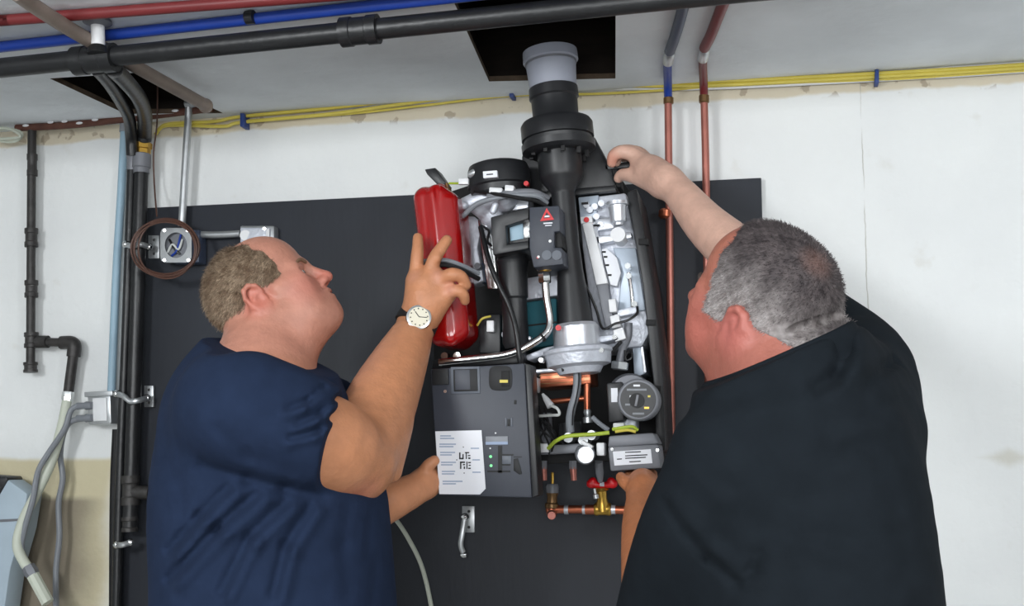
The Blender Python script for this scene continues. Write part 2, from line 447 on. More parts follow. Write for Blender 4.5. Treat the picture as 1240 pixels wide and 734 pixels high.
# ================================================================== the setting
H = 2.22
def structure(o): o['kind'] = 'structure'; return o
structure(MB().box((-3.2, 0, 0), (2.6, 0.15, H)).build('wall_back', 'wall'))
structure(MB().box((-3.35, -4.6, 0), (-3.2, 0.15, H + 0.3)).build('wall_left', 'plain_wall'))
structure(MB().box((2.6, -4.6, 0), (2.75, 0.15, H + 0.3)).build('wall_right', 'plain_wall'))
structure(MB().box((-3.35, -4.75, 0), (2.75, -4.6, H + 0.3)).build('wall_front', 'plain_wall'))
structure(MB().box((-3.35, -4.75, -0.12), (2.75, 0.15, 0)).build('floor', 'bare_floor'))
# ceiling of plaster with two openings cut through it
from mathutils.geometry import tessellate_polygon
holes = [[(-1.51, -.346), (-1.296, -.339), (-1.257, -.031), (-1.489, -.075)], [(-.532, -.62), (-.236, -.62), (-.306, -.087), (-.579, -.125)]]
outer = [(-3.35, -4.75), (2.75, -4.75), (2.75, 0.0), (-3.35, 0.0)]
mb = MB(); bm = mb.bm
loops = [outer] + [h[::-1] for h in holes]; flat = [q for l in loops for q in l]
lowv = [bm.verts.new((x, y, H)) for x, y in flat]; uppv = [bm.verts.new((x, y, H + .012)) for x, y in flat]
for t3 in tessellate_polygon([[Vector((x, y, 0)) for x, y in l] for l in loops]):
    bm.faces.new([lowv[i] for i in t3]); bm.faces.new([uppv[i] for i in t3])
k0 = 0
for l in loops:
    for i in range(len(l)):
        a_, b_ = k0 + i, k0 + (i + 1) % len(l); bm.faces.new([lowv[a_], lowv[b_], uppv[b_], uppv[a_]])
    k0 += len(l)
for f_ in bm.faces:
    if len(f_.verts) == 4: f_.material_index = 1
ce = structure(mb.build('ceiling', 'ceiling', smooth=False)); ce.data.materials.append(M['broken_edge'])
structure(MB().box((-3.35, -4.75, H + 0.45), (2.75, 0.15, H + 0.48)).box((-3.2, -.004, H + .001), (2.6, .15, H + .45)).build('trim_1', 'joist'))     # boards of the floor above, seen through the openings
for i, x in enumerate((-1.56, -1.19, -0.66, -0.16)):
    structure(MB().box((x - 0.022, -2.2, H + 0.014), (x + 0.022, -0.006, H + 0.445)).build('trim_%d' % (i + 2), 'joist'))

# ================================================================== board on the wall
poly = [P(170, 253, 0), P(922, 223, 0)]
bx0, bx1, bz1 = -1.49, float(P(922, 223, 0)[0]), 2.0
b = MB().box((bx0, -0.02, 0.78), (bx1, -0.001, bz1), 0.0015).build('mounting_board', 'board')
tag(b, 'black painted plywood mounting board fixed flat on the white wall behind the boiler', 'board')

# ================================================================== pipes overhead
YD = -0.6
dr = thing('drain_pipe', 'thick black plastic drain pipe with a coupling running along under the ceiling', 'pipe', P(435, 35, YD))
def onpipe(px): return P(px, np.interp(px, [0, 120, 435, 560, 760], [82.5, 71.5, 37.5, 24.5, 3.5]), YD)
p0, p1 = onpipe(0), onpipe(560); dv = (p1 - p0) / np.linalg.norm(p1 - p0)
r_ = 12.5 * S(250, 55, YD)
pe = p1 + dv * .5
MB().tube([p0 - dv * 1.5, p0, p1, pe, np.array([2.55, pe[1], pe[2] + .002])], r_, 24, 0).build('pipe', 'black_pipe', dr)
def sleeve(px, w, f, name, n=24):
    c = onpipe(px); h = w * S(px, 50, YD) / 2
    MB().lathe(c - dv * h, c + dv * h, [(0, r_ * f * .97), (0, r_ * f * 1.08), (.28, r_ * f * 1.08), (.3, r_ * f), (.7, r_ * f), (.72, r_ * f * 1.08), (1, r_ * f * 1.08), (1, r_ * f * .97)], n).build(name, 'black_pipe', dr)
sleeve(436, 47, 1.3, 'coupling'); sleeve(115, 54, 1.33, 'tee')
# bent branches from the tee to the wall
MB().tube([P(118, 84, -0.58), P(132, 100, -0.45), P(146, 122, -0.28), P(156, 142, -0.16), P(159, 165, -0.09), P(160, 188, -0.075)], 7.5 * S(150, 130, -.2), 12).build('branch', 'black_pipe', dr)

st = thing('stub_pipe', 'short white stub pipe dropping from the ceiling onto the black drain tee', 'pipe', P(118, 50, YD + .02))
a = PZ(118, 24, H - .001); b_ = P(119, 58, float(a[1]) + .006)
s1 = S(118, 40, YD)
MB().cyl(a, b_, 8 * s1).build('pipe', 'white_plastic', st)
MB().lathe(a, a - (0, 0, .012), [(0, 16 * s1), (.5, 17 * s1), (1, 9 * s1)]).build('flange', 'dull_grey', st)
MB().lathe(b_ + (0, 0, .004), b_ - (0, 0, .012), [(0, 9 * s1), (.4, 12 * s1), (1, 13 * s1)]).build('collar', 'black_pipe', st)

# gas line going down beside the board
gx = thing('gas_pipe', 'thick black iron gas pipe with brass fitting running down beside the black board', 'pipe', P(152, 700, -.045))
g0, g1 = P(172, 186, -.06), P(157, 640, -.06)
ax = g1 - g0; s1 = S(170, 300, -.06)
MB().tube([P(138, 84, -0.57), P(152, 98, -0.46), P(168, 118, -0.3), P(175, 138, -0.17), P(175, 160, -0.08), P(174.5, 170, -.065)], 9 * S(150, 130, -.2), 14).build('bent_hose', 'black_pipe', gx)
MB().lathe(P(174, 172, -.06), P(173, 190, -.06), [(0, 8 * s1), (.1, 10.5 * s1), (.45, 10.5 * s1), (.5, 9 * s1), (1, 9 * s1)], 6).build('brass_fitting', 'brass', gx)['label'] = 'shiny brass fitting'
MB().lathe(P(172, 186, -.06), P(171, 210, -.06), [(0, 9 * s1), (.05, 11 * s1), (.7, 11 * s1), (.75, 9.5 * s1), (1, 9.5 * s1)]).build('coupling', 'dull_grey', gx)['label'] = 'grey coupling'
MB().cyl(g0 + ax * .04, g1, 8.5 * s1).build('pipe', 'black_pipe', gx)
def bulge(px, py, h, r, m='iron', par=gx, y=-.06, name='coupling', w=0):
    s2 = S(px, py, y)
    MB().lathe(P(px + w, py - h / 2, y), P(px - w, py + h / 2, y), [(0, r * s2 * .85), (0, r * s2), (.25, r * s2), (.3, r * s2 * .88), (.7, r * s2 * .88), (.75, r * s2), (1, r * s2), (1, r * s2 * .85)], 16).build(name, m, par)
bulge(158, 594, 36, 11, name='tee'); bulge(157, 635, 18, 10, name='cap')
MB().cyl(P(160, 596, -.06), P(182, 597, -.06), 8 * s1).build('tee_branch', 'iron', gx)
MB().cyl(P(178, 596, -.06), P(236, 599, -.06), 4.5 * s1).build('nipple', 'brass_dark', gx)

vp = thing('vent_pipe', 'thin black pipe between the pale blue pipe and the thick gas pipe', 'pipe', P(145, 700, -.05))
MB().tube([P(160, 186, -.06), P(152, 420, -.06), P(146, 560, -.055), P(140, 760, -.055)], 5.5 * s1, 12).build('pipe', 'black_pipe', vp)
MB().lathe(P(161, 176, -.065), P(160, 206, -.06), [(0, 6 * s1), (.1, 7.5 * s1), (.5, 7.5 * s1), (.55, 6.5 * s1), (1, 6.5 * s1)], 12).build('coupling', 'dull_grey', vp)
MB().tube([P(142, 520, -.035), P(139, 600, -.035), P(138, 760, -.035)], 6 * s1, 10).build('backing_strip', 'black_matte', vp)

lb = thing('conduit', 'pale blue vertical plastic conduit ending in the grey switch box', 'pipe', P(135, 478, -.03))
MB().tube([P(151, 152, -.03), P(147, 230, -.03), P(141, 330, -.03), P(135, 474, -.03)], 5 * s1, 12).build('pipe', 'light_blue', lb)
MB().cyl(P(151.5, 150, -.03), P(151, 160, -.03), 6.5 * s1).build('collar', 'grey_cable', lb)

# steel conduit: overhead diagonal, elbow, drop to the round-holed box
sc_ = thing('steel_conduit', 'bright steel conduit dropping from the ceiling corner to the open junction box', 'conduit', P(222, 262, -.05))
s2 = S(225, 200, -.06)
MB().tube([PZ(20, -8, H - .0365), PZ(50, 13, H - .0365), PZ(110, 50, H - .0365), PZ(250, 128, H - .0365)], 7 * s2, 12).build('ceiling_run', 'brown_pipe', sc_)
MB().ball(PZ(249, 128, H - .0365), 8.5 * s2).build('elbow', 'brown_pipe', sc_)
MB().tube([P(229, 126, -.055), P(227, 160, -.05), P(220, 275, -.05)], 4.6 * s2, 14).build('drop', 'zinc', sc_)
MB().lathe(P(240, 122, -.06), P(226, 127, -.055), [(0, 6 * s2), (1, 5.6 * s2)]).build('connector', 'zinc', sc_)

def wpipe(name, label, pts, rpx, m, cat='pipe', n=12, group=None, smooth=6):
    p = T(pts)
    if pts[-1][0] == 1260: p.append(np.array([2.59, pts[-1][2], p[-1][2] + .002]))
    o = MB().tube(p, rpx * S(*pts[len(pts) // 2]), n, smooth).build(name, m)
    return tag(o, label, cat, group)
rp = thing('rusty_pipe', 'rusty brown pipe flecked with white paint in the ceiling corner', 'pipe', P(130, 148, -.05))
MB().tube([P(20, 155, -.045), P(100, 150, -.045), P(258, 131, -.045)], 4.6 * s2, 12).build('pipe', 'rust', rp)
for px, py in ((31, 152), (61, 148), (78, 147), (96, 149), (115, 145), (212, 134)):
    MB().ball(P(px, py, -.055), 3.0 * s2, 1.6, .6, .6, 8).build('paint_fleck', 'white_plastic', rp)
tag(MB().tube([P(-12, 164, -.06), P(2, 157, -.05), P(18, 157, -.05), P(27, 163, -.05), P(18, 171, -.05), P(-2, 170, -.05), P(-14, 160, -.06), P(4, 155, -.06), P(20, 160, -.06), P(24, 166, -.06), P(8, 168, -.06), P(-10, 168, -.06)], 1.8 * s2, 8).build('cable_loop', 'cream_cable'), 'small pale cable loop hanging at the ceiling corner at far left', 'cable')

bh = thing('blue_hose', 'blue plastic water tube running under the ceiling behind the drain pipe', 'hose', P(200, 40, -.55))
q0, q1 = PZ(0, 57, H - .0125), PZ(390, 14, H - .0125); qd = (q1 - q0)
MB().tube([q0 - qd * .6, q0, q0 + qd * .3, q0 + qd * .55, q1, q1 + qd * 2.2], 7 * S(150, 40, -.6), 12).build('tube', 'blue_hose', bh)
c = PZ(303, 21, H - .0125); qn = qd / np.linalg.norm(qd)
MB().lathe(c - qn * .008, c + qn * .008, [(0, .0125), (1, .0125)]).build('strap', 'black_plastic', bh)
q0, q1 = PZ(0, 25, H - .0125), PZ(145, 14, H - .0125)
tag(MB().tube([q0 - (q1 - q0) * 1.2, q0, q1, q1 + (q1 - q0) * 9], 7 * S(80, 20, -.7), 12).build('red_hose', 'red_hose'), 'dull red water tube along the ceiling at upper left beyond the blue tube', 'hose')

# yellow cables along the corner
yc = [
 ('upper yellow cable along the ceiling corner running the whole wall', [(192, 157, -.02), (205, 150, -.02), (260, 147, -.025), (293, 141, -.02), (400, 131, -.02), (490, 120, -.02), (590, 107, -.02), (700, 102, -.02), (860, 99, -.02), (1062, 89, -.02), (1150, 84, -.02), (1260, 77, -.02)], 2.3),
 ('middle yellow cable sagging below the upper one between its blue clips', [(188, 163, -.018), (203, 152, -.018), (270, 153, -.022), (293, 148, -.018), (400, 138, -.02), (480, 127, -.018), (600, 111, -.018), (720, 104, -.018), (860, 103.5, -.018), (1062, 93, -.018), (1150, 88, -.018), (1260, 81, -.018)], 2.3),
 ('lowest pale yellow cable reaching only as far as the copper pipes', [(300, 146, -.012), (420, 138, -.012), (520, 127, -.012), (620, 116, -.012), (740, 113, -.012), (900, 103, -.012), (1062, 96.5, -.012), (1260, 84.5, -.012)], 1.6)]
for lab, pts, r in yc: wpipe('yellow_cable', lab, pts, r, 'yellow_cable', 'cable', 8)
wpipe('white_cable', 'white cable running just above the yellow cables along the ceiling corner', [(480, 117, -.012), (600, 104, -.012), (720, 98, -.012), (860, 95, -.012), (1062, 85, -.012), (1150, 80, -.012), (1260, 73, -.012)], 2.2, 'white_plastic', 'cable', 8)
wpipe('white_cable', 'white cable lying between the two yellow cables along the ceiling corner', [(560, 117, -.01), (640, 109, -.01), (740, 107.5, -.01), (860, 107, -.01), (1062, 97, -.01), (1150, 92, -.01), (1260, 85, -.01)], 2.0, 'white_plastic', 'cable', 8)
cl = None
for px, py, lab in ((293, 145, 'blue cable clip on yellow cables right of the steel conduit'), (619, 109, 'blue cable clip on yellow cables left of the grey flue'), (1062, 92, 'blue cable clip on yellow cables right of the copper pipes')):
    o = MB().slab(rect(px - 2.5, py - 8, px + 2.5, py + 8), -.034, .032, .001).build('cable_clip', 'blue_plastic')
    tag(o, lab, 'clip', 'blue clips on the yellow cables')

# copper risers
def riser(lab, pts, pexpts, blue, x, y0, ring_y):
    t = thing('copper_riser', lab, 'pipe', P(*pts[-1]), 'copper risers with coloured tube tops')
    s_ = S(x, 200, -.05)
    MB().tube(T(pts), 4.6 * s_, 14).build('copper_pipe', 'pink_copper', t)
    MB().tube(pexpts, 5 * s_, 12).build('coloured_tube', blue, t)
    for (cx, cy, h) in ring_y:
        MB().lathe(P(cx, cy - h, -.05), P(cx, cy + h, -.05), [(0, 5 * s_), (.1, 6.2 * s_), (.9, 6.2 * s_), (1, 5 * s_)], 16).build('crimp_ring', 'brass_dark', t)
    MB().lathe(pexpts[0] + (0, .006, .0), pexpts[1] , [(0, 5 * s_), (.1, 6.4 * s_), (.9, 6.4 * s_), (1, 5 * s_)], 16).build('crimp_ring', 'zinc', t)
    return t
t = riser('left copper riser with blue tube top between boiler and right man', [(809, 118, -.05), (810, 220, -.05), (812, 400, -.05), (816, 900, -.05)], [PZ(811, 62, H - .014), PZ(808.5, 76, H - .0125), P(808.6, 98, -.085), P(809, 117, -.05)], 'blue_hose', 809, 70, ((809.5, 122, 4),))
MB().tube([PZ(834, -20, H - .014), PZ(826, 14, H - .014), PZ(817, 45, H - .016), PZ(811, 62, H - .014)], 6.4 * S(820, 40, -.2), 12).build('upper_tube', 'slate_hose', t)
MB().lathe(P(806, 253, -.05), P(805, 265, -.05), [(0, 5 * S(808, 258, -.05)), (.2, 8 * S(808, 258, -.05)), (.8, 8 * S(808, 258, -.05)), (1, 5 * S(808, 258, -.05))]).build('pipe_strap', 'copper', t)
t = riser('right copper riser with red tube top behind the raised arm', [(852.5, 116, -.05), (855, 220, -.05), (857, 400, -.05), (863, 900, -.05)], [PZ(853, 58, H - .014), PZ(851, 72, H - .0125), P(851.8, 96, -.085), P(852.5, 115, -.05)], 'red_hose', 853, 66, ((852.5, 120, 5),))
MB().tube([PZ(886, -20, H - .014), PZ(872, 14, H - .014), PZ(861, 42, H - .016), PZ(853, 58, H - .014)], 6.2 * S(820, 40, -.2), 12).build('upper_tube', 'red_hose', t)

# iron pipe at far left with flexible connector
ip = thing('iron_pipe', 'dark iron pipe with couplings and side branch on the white wall at far left', 'pipe', P(38, 450, -.04))
s3 = S(38, 300, -.04)
MB().tube([P(39, 150, -.04), P(38, 250, -.04), P(37, 446, -.04)], 5.2 * s3, 14).build('pipe', 'iron', ip)
bulge(39, 200, 26, 6.3, 'iron', ip, -.04); bulge(38, 288, 22, 8, 'iron', ip, -.04); bulge(38, 350, 20, 8, 'iron', ip, -.04)
bulge(38, 412, 18, 8.5, 'iron', ip, -.04, 'tee'); bulge(37, 445, 12, 8.5, 'iron', ip, -.04, 'cap')
MB().tube([P(42, 414, -.04), P(86, 415, -.04)], 5.2 * s3, 12).build('branch', 'iron', ip)
MB().lathe(P(46, 414, -.04), P(58, 414, -.04), [(0, 7.5 * s3), (1, 7.5 * s3)]).build('coupling', 'iron', ip)
MB().tube([P(74, 415, -.04), P(86, 415, -.04), P(90, 419, -.04), P(89, 432, -.04)], 8 * s3, 12).build('elbow', 'iron', ip)
MB().tube([P(89, 428, -.04), P(83, 474, -.04)], 6 * s3, 12).build('drop', 'iron', ip)
fx = thing('flexible_connector', 'pale grey flexible hose hanging from the iron pipe end down to lower left', 'hose', P(40, 690, -.1))
MB().lathe(P(83, 473, -.04), P(81, 489, -.045), [(0, 5 * s3), (.15, 7 * s3), (.6, 7 * s3), (1, 5 * s3)], 6).build('nut', 'chrome', fx)
MB().tube(T([(81, 486, -.045), (74, 520, -.06), (62, 560, -.08), (44, 598, -.1), (28, 630, -.12), (21, 660, -.13), (30, 682, -.13), (37, 690, -.13)]), 5.6 * s3, 12).build('hose', 'cream_cable', fx)
MB().lathe(P(34, 686, -.13), P(42, 700, -.13), [(0, 7 * s3), (.5, 8 * s3), (1, 6 * s3)], 6).build('end_nut', 'dull_grey', fx)
MB().tube([P(40, 697, -.13), P(58, 730, -.13)], 7 * s3).build('end_pipe', 'cream_cable', fx)

# grey switch box
jb = thing('switch_box', 'grey metal switch box under the pale blue conduit with two cable connectors', 'electrical box', P(118, 516, -.02))
MB().slab(rect(106, 478, 134, 514, -.03), -.055, .053, .004).build('box', 'zinc', jb)
MB().slab(rect(112, 482, 129, 510, -.03), -.059, .004, .002).build('cover', 'white_plastic', jb)
MB().slab(rect(102, 474, 136, 480, -.05), -.06, .05, .001).build('lid_edge', 'zinc', jb)
for py in (491, 506):
    MB().lathe(P(112, py, -.06), P(94, py + 1, -.05), [(0, 4 * s3), (.4, 5 * s3), (.5, 3.8 * s3), (1, 4.2 * s3)]).build('cable_connector', 'grey_cable', jb)
wpipe('grey_cable', 'grey flexible cable from upper connector joining the pale hose', [(97, 491, -.05), (86, 497, -.06), (78, 520, -.07), (58, 550, -.1), (46, 572, -.11), (40, 605, -.12), (30, 640, -.125), (26, 665, -.125), (34, 688, -.125)], 3.6, 'grey_cable', 'cable', 10)
wpipe('grey_cable', 'wavy grey cable from lower connector hanging straight down the wall', [(97, 507, -.05), (84, 512, -.055), (76, 528, -.05), (73, 552, -.05), (76, 580, -.05), (71, 610, -.05), (72, 650, -.05), (68, 690, -.05), (68, 740, -.05)], 3.6, 'grey_cable', 'cable', 10)

# split clamps
def clamp(lab, plate, arm, yy=-.07):
    t = thing('pipe_clamp', lab, 'clamp', P(plate[0], plate[1], -.02), 'silver pipe clamps on the board')
    px, py, w_, h_ = plate; s_ = S(px, py, -.03)
    if w_: 
        pl = MB().slab(rect(px - w_, py - h_, px + w_, py + h_), -.03, .008, .001).build('plate', 'zinc', t)
        for k in (-.6, .6): MB().cyl(P(px + w_ * .1, py + k * h_, -.031), P(px + w_ * .1, py + k * h_, -.0285), 1.8 * s_, n=10).build('screw_hole', 'dark_hole', pl)
    MB().tube(T(arm), 3.4 * s_, 10).build('clamp_arm', 'zinc', t)
    for a_ in (arm[0], arm[-1]): MB().ball(P(*a_), 5.2 * s_, 1, 1, .9, 8).build('bolt', 'chrome', t)
clamp('silver pipe clamp with two-hole plate behind the brown wire coil', (186, 299, 6.5, 14), [(153, 296, -.075), (160, 298, -.085), (170, 296, -.085), (180, 299, -.06)])
clamp('silver pipe clamp with plate between the switch box and the navy-shirted man', (180, 480, 5.5, 13), [(142, 477, -.07), (150, 480, -.085), (158, 486, -.085), (168, 485, -.08), (178, 482, -.05)])
clamp('small silver clamp on the black pipes below the tee', (150, 659, 0, 0), [(142, 660, -.07), (148, 660, -.085), (158, 657, -.07)])
clamp('loose silver clamp hanging from its plate under the boiler control box', (567, 629, 7.5, 16), [(563, 626, -.05), (560, 645, -.055), (558, 660, -.055), (562, 672, -.05)])

# wire coil and boxes on the board
cw = thing('wire_coil', 'coil of thin brown thermostat wire hanging round the open junction box', 'wire', P(198, 335, -.11))
s4 = S(200, 300, -.1)
for k in range(6):
    cx, cy = 199 + rng.uniform(-3, 3), 299 + rng.uniform(-2, 3); rx, ry = 37 + rng.uniform(-4, 3), 35 + rng.uniform(-3, 3)
    MB().tube([P(cx + rx * math.cos(a_), cy + ry * math.sin(a_), -.105 - .006 * k * .5) for a_ in np.linspace(0, 2 * math.pi, 20)[:-1]], 1.25 * s4, 6, 3, True).build('wire_turn', 'brown_wire', cw)
MB().tube([P(191, 90, -.12), P(190, 150, -.05), P(186, 185, -.05), P(187, 225, -.05), P(190, 262, -.1)], 1.0 * s4, 6).build('wire_lead', 'brown_wire', cw)

ob = thing('junction_box', 'square steel junction box with round open cover and loose wires inside', 'electrical box', P(214, 319, -.02))
MB().slab(rect(206, 278, 241, 318), -.06, .039, .004).build('side', 'slate_hose', ob)
cov = MB()
n = 32; cxp, cyp = 213, 297
outer = []; inner = []
for i in range(n):
    a_ = 2 * math.pi * i / n + .01; c_, s_ = math.cos(a_), math.sin(a_); q = min(1 / max(abs(c_), 1e-6), 1 / max(abs(s_), 1e-6)); q = min(q, 1.3)
    outer.append((cxp + 19 * q * c_, cyp + 21 * q * s_)); inner.append((cxp + 13.5 * c_, cyp + 15.5 * s_))
for ya, yb in ((-.075, -.062),):
    cov.ring_loft([[P(a_, b_, yb) for a_, b_ in outer], [P(a_, b_, ya) for a_, b_ in outer], [P(a_, b_, ya) for a_, b_ in inner], [P(a_, b_, yb) for a_, b_ in inner]], False)
cov.build('cover', 'zinc', ob)
MB().slab(rect(200, 282, 226, 313), -.0618, .001, 0).build('inside', 'dull_grey', ob)
MB().tube(T([(203, 306, -.064), (209, 296, -.07), (216, 302, -.07), (221, 290, -.066)]), 1.4 * s4, 8).build('wire', 'white_cable', ob)
MB().tube(T([(205, 290, -.064), (211, 301, -.07), (218, 308, -.066)]), 1.4 * s4, 8).build('wire', 'black_cable', ob)
MB().tube(T([(208, 310, -.064), (214, 303, -.07), (219, 284, -.066)]), 1.4 * s4, 8).build('wire', 'blue_hose', ob)
for px, py in ((199, 279), (227, 279), (199, 315), (228, 315)): MB().cyl(P(px, py, -.078), P(px, py, -.074), 2 * s4, n=10).build('screw', 'chrome', ob)

tag(MB().tube(T([(236, 284, -.045), (262, 284.5, -.045), (291, 283, -.045)]), 4.2 * s4, 14).build('short_conduit', 'zinc'), 'short steel conduit joining the junction box to the outlet box', 'conduit')
hb = thing('outlet_box', 'steel outlet box on the board above the balding man\'s head', 'electrical box', P(310, 310, -.02))
MB().slab(rect(290, 273, 332, 316), -.05, .029, .005).build('box', 'zinc', hb)
MB().slab(rect(291, 276, 327, 312), -.053, .004, .003).build('cover', 'cast', hb)
MB().cyl(P(297, 285, -.056), P(297, 285, -.052), 6.5 * s4).build('knockout', 'white_plastic', hb)
MB().slab(rect(322, 277, 326, 292), -.056, .004, .001).build('switch', 'white_plastic', hb)
MB().cyl(P(320, 277, -.056), P(320, 277, -.052), 2 * s4).build('screw', 'chrome', hb)

tag(MB().tube(T([(462, 618, -.06), (478, 628, -.06), (496, 655, -.06), (512, 690, -.06), (524, 745, -.06), (530, 800, -.06)]), 2.6 * s4, 8).build('pale_cable', 'cream_cable'), 'pale grey cable curving down over the board beside the navy-shirted man', 'cable')

# pale machine corner at lower left
ma = thing('equipment_cabinet', 'pale blue equipment cabinet with black top at the bottom left edge', 'cabinet', (P(0, 700, -.1)[0] - .05, -.1, 0))
pr = T([(-60, 590, -.1), (8, 580, -.1), (33, 598, -.1), (26, 640, -.1), (12, 690, -.1), (2, 760, -.1)])
zf = [np.array([p[0], -.1, p[2]]) for p in pr]
poly = [np.array([zf[0][0], -.1, 0.0])] + zf + [np.array([zf[-1][0] - .01, -.1, 0.0])]
MB().prism(poly, (0, .06, 0), .004).build('body', 'hand_truck_blue', ma)
MB().slab([(-60, 602), (-3, 602), (9, 581), (7, 577), (-60, 572)], -.104, .06, .003).build('top', 'black_plastic', ma)
MB().slab([(-60, 632), (25, 628), (24.5, 631), (-60, 636)], -.1012, .003, 0).build('seam', 'dull_grey', ma)
# ================================================================== the boiler
bo = thing('boiler', 'open wall-hung gas boiler with red tank, black flue and control panel, held by both men', 'boiler', P(660, 600, -.1))
def sl(name, m, px, y, depth, bev=.002, par=None): return part_slab(name, m, par or bo, px, y, depth, bev)
def tb(name, m, pts, r, n=10, par=None, smooth=6): return part_tube(name, m, par or bo, pts, r, n, smooth)
def la(name, m, a, b, prof, n=28, par=None): return axis_lathe(name, m, par or bo, a, b, prof, n)
def disc(name, m, px, py, y, r, th=.003, par=None, n=20):
    s_ = S(px, py, y); return MB().cyl(P(px, py, y), P(px, py, y) + (0, th, 0), r * s_, n=n).build(name, m, par or bo)

# casing
sl('back_panel', 'black_matte', [(560, 545), (800, 545), (768, 238), (740, 200), (640, 200), (520, 240), (528, 560)], -.06, .03, .004)
cs = sl('side_rail', 'black_plastic', [(759, 233), (771, 228), (790, 340), (803, 455), (806, 545), (795, 548), (791, 460), (778, 345)], -.25, .19, .003)
for px, py in ((782, 292), (791, 390), (797, 470)): sl('rail_rib', 'black_matte', rect(px - 9, py - 3, px + 3, py + 4), -.256, .02, .001, cs)
sl('bottom_rail', 'black_matte', [(650, 562), (800, 556), (800, 545), (650, 551)], -.24, .17, .002)
hood = sl('top_plate', 'black_plastic', [(645, 238), (700, 238), (748, 229), (741, 205), (719, 164), (640, 166), (631, 190), (634, 215)], -.225, .16, .006)
sl('plate_lip', 'black_plastic', [(652, 241), (746, 231), (744, 224), (652, 232)], -.232, .03, .002, hood)
sl('carry_handle', 'black_plastic', rect(732, 197, 766, 204, -.12), -.225, .03, .002)
sl('handle_post', 'black_matte', [(738, 228), (752, 226), (748, 203), (730, 204)], -.22, .06, .002)
fin = sl('tank_bracket', 'black_plastic', [(531, 225), (540, 222), (527, 203), (514, 205), (517, 211)], -.27, .05, .002)

# flue and air intake: turned about one leaning axis
fy = -.285
fa, fb = (666, 66, fy), (700, 430, fy)
def fl(name, m, rows, n=36, par=None):       # rows: (pixel row, radius px)
    return la(name, m, fa, fb, [((r - 66) / 364, rad) for r, rad in rows], n, par)
fg = fl('flue_adapter', 'flue_grey', [(62, 29), (63, 33), (75, 33.5), (77, 30.5), (105, 28.5), (112, 28)])
fl('adapter_ring', 'dull_grey', [(76.5, 31.3), (79, 31.3)], par=fg)
fl('flue_collar', 'black_plastic', [(108, 27), (109, 29.5), (121, 30), (123, 28), (148, 27.5), (152, 30)])
fr = fl('flange_ring', 'black_plastic', [(148, 31), (151, 41), (155, 43.5), (172, 43.5), (173, 41), (177, 40), (178, 44.5), (186, 44), (188, 40), (190, 36)])
for k in range(10):
    a_ = 2 * math.pi * k / 10
    c = P(*fa) + (P(*fb) - P(*fa)) * ((188 - 66) / 364); s_ = S(672, 185, fy)
    MB().box(tuple(c + np.array([math.cos(a_) * 34 * s_ - .004, math.sin(a_) * 34 * s_ - .004, -.012])), tuple(c + np.array([math.cos(a_) * 34 * s_ + .004, math.sin(a_) * 34 * s_ + .004, .006])), .001).build('flange_clip', 'black_matte', fr)
fl('intake_cup', 'black_plastic', [(186, 26.5), (216, 26.5), (221, 25), (236, 14.5), (240, 14)])
fl('venturi_tube', 'black_plastic', [(234, 14.2), (300, 13.8), (330, 15.2), (365, 18.5), (403, 22.5)])
fl('flue_socket', 'silver', [(394, 24), (398, 27), (422, 27.5), (424, 29)])
fl('burner_flange', 'cast', [(421, 33), (424, 40), (428, 41), (430, 39), (442, 37), (445, 28), (452, 24)], 40)
sl('flange_arm', 'cast', [(640, 437), (660, 430), (742, 412), (742, 405), (718, 408), (660, 421), (632, 432)], -.27, .06, .003)
disc('red_plug', 'red', 676, 397, -.335, 3.5, .004)
for px, py in ((655, 436), (700, 437), (728, 424), (744, 408)): disc('flange_bolt', 'chrome', px, py, -.33, 3, .02)

# red expansion tank, grown as one rounded body with pressed ribs
TL = P(500, 450, -.4); TH = P(585, 215, -.2)
tf = Field(np.minimum(TL, TH) - (.02, 0, .03), np.maximum(TL, TH) + (.03, .02, .03), .0022)
s_ = S(540, 330, -.33)
def rc(a, b, r, fl_=.035, k=.008): tf.cone(P(*a), P(*b), r * s_, r * s_, k, flat=((0, 1, 0), fl_))
rc((522, 246, -.30), (541, 407, -.30), 15.5)
rc((536, 243, -.305), (552, 408, -.305), 14.5, .04)
rc((547, 250, -.30), (560, 402, -.30), 14.5)
tf.cone(P(533, 232, -.30), P(534, 240, -.30), 10 * s_, 12 * s_, .015)
tf.chain([(P(528, 226, -.365), .0045), (P(533, 270, -.372), .004), (P(545, 400, -.372), .004), (P(550, 425, -.36), .003)], .006, True)
tf.chain([(P(545, 262, -.37), .0025), (P(558, 400, -.37), .0025)], .005, True)
tk, _, _ = field_obj(tf, 'expansion_tank', 'red_tank', bo)
la('tank_stub', 'brass_dark', (544, 236, -.3), (541, 222, -.3), [(0, 4), (.5, 4), (.5, 2), (1, 2)], 12, tk)
tb('tank_band', 'grey_cable', [(508, 316, -.32), (520, 316, -.385), (538, 315, -.392), (556, 320, -.38), (580, 331, -.34)], 2.6, 8, tk)
tb('tank_band', 'black_cable', [(508, 320, -.32), (522, 321, -.386), (540, 321, -.39), (556, 326, -.378), (580, 338, -.34)], 3, 8, tk)
for px in (538, 553): disc('tank_foot', 'chrome', px, 431, -.33, 4.5, .02, tk, 12)

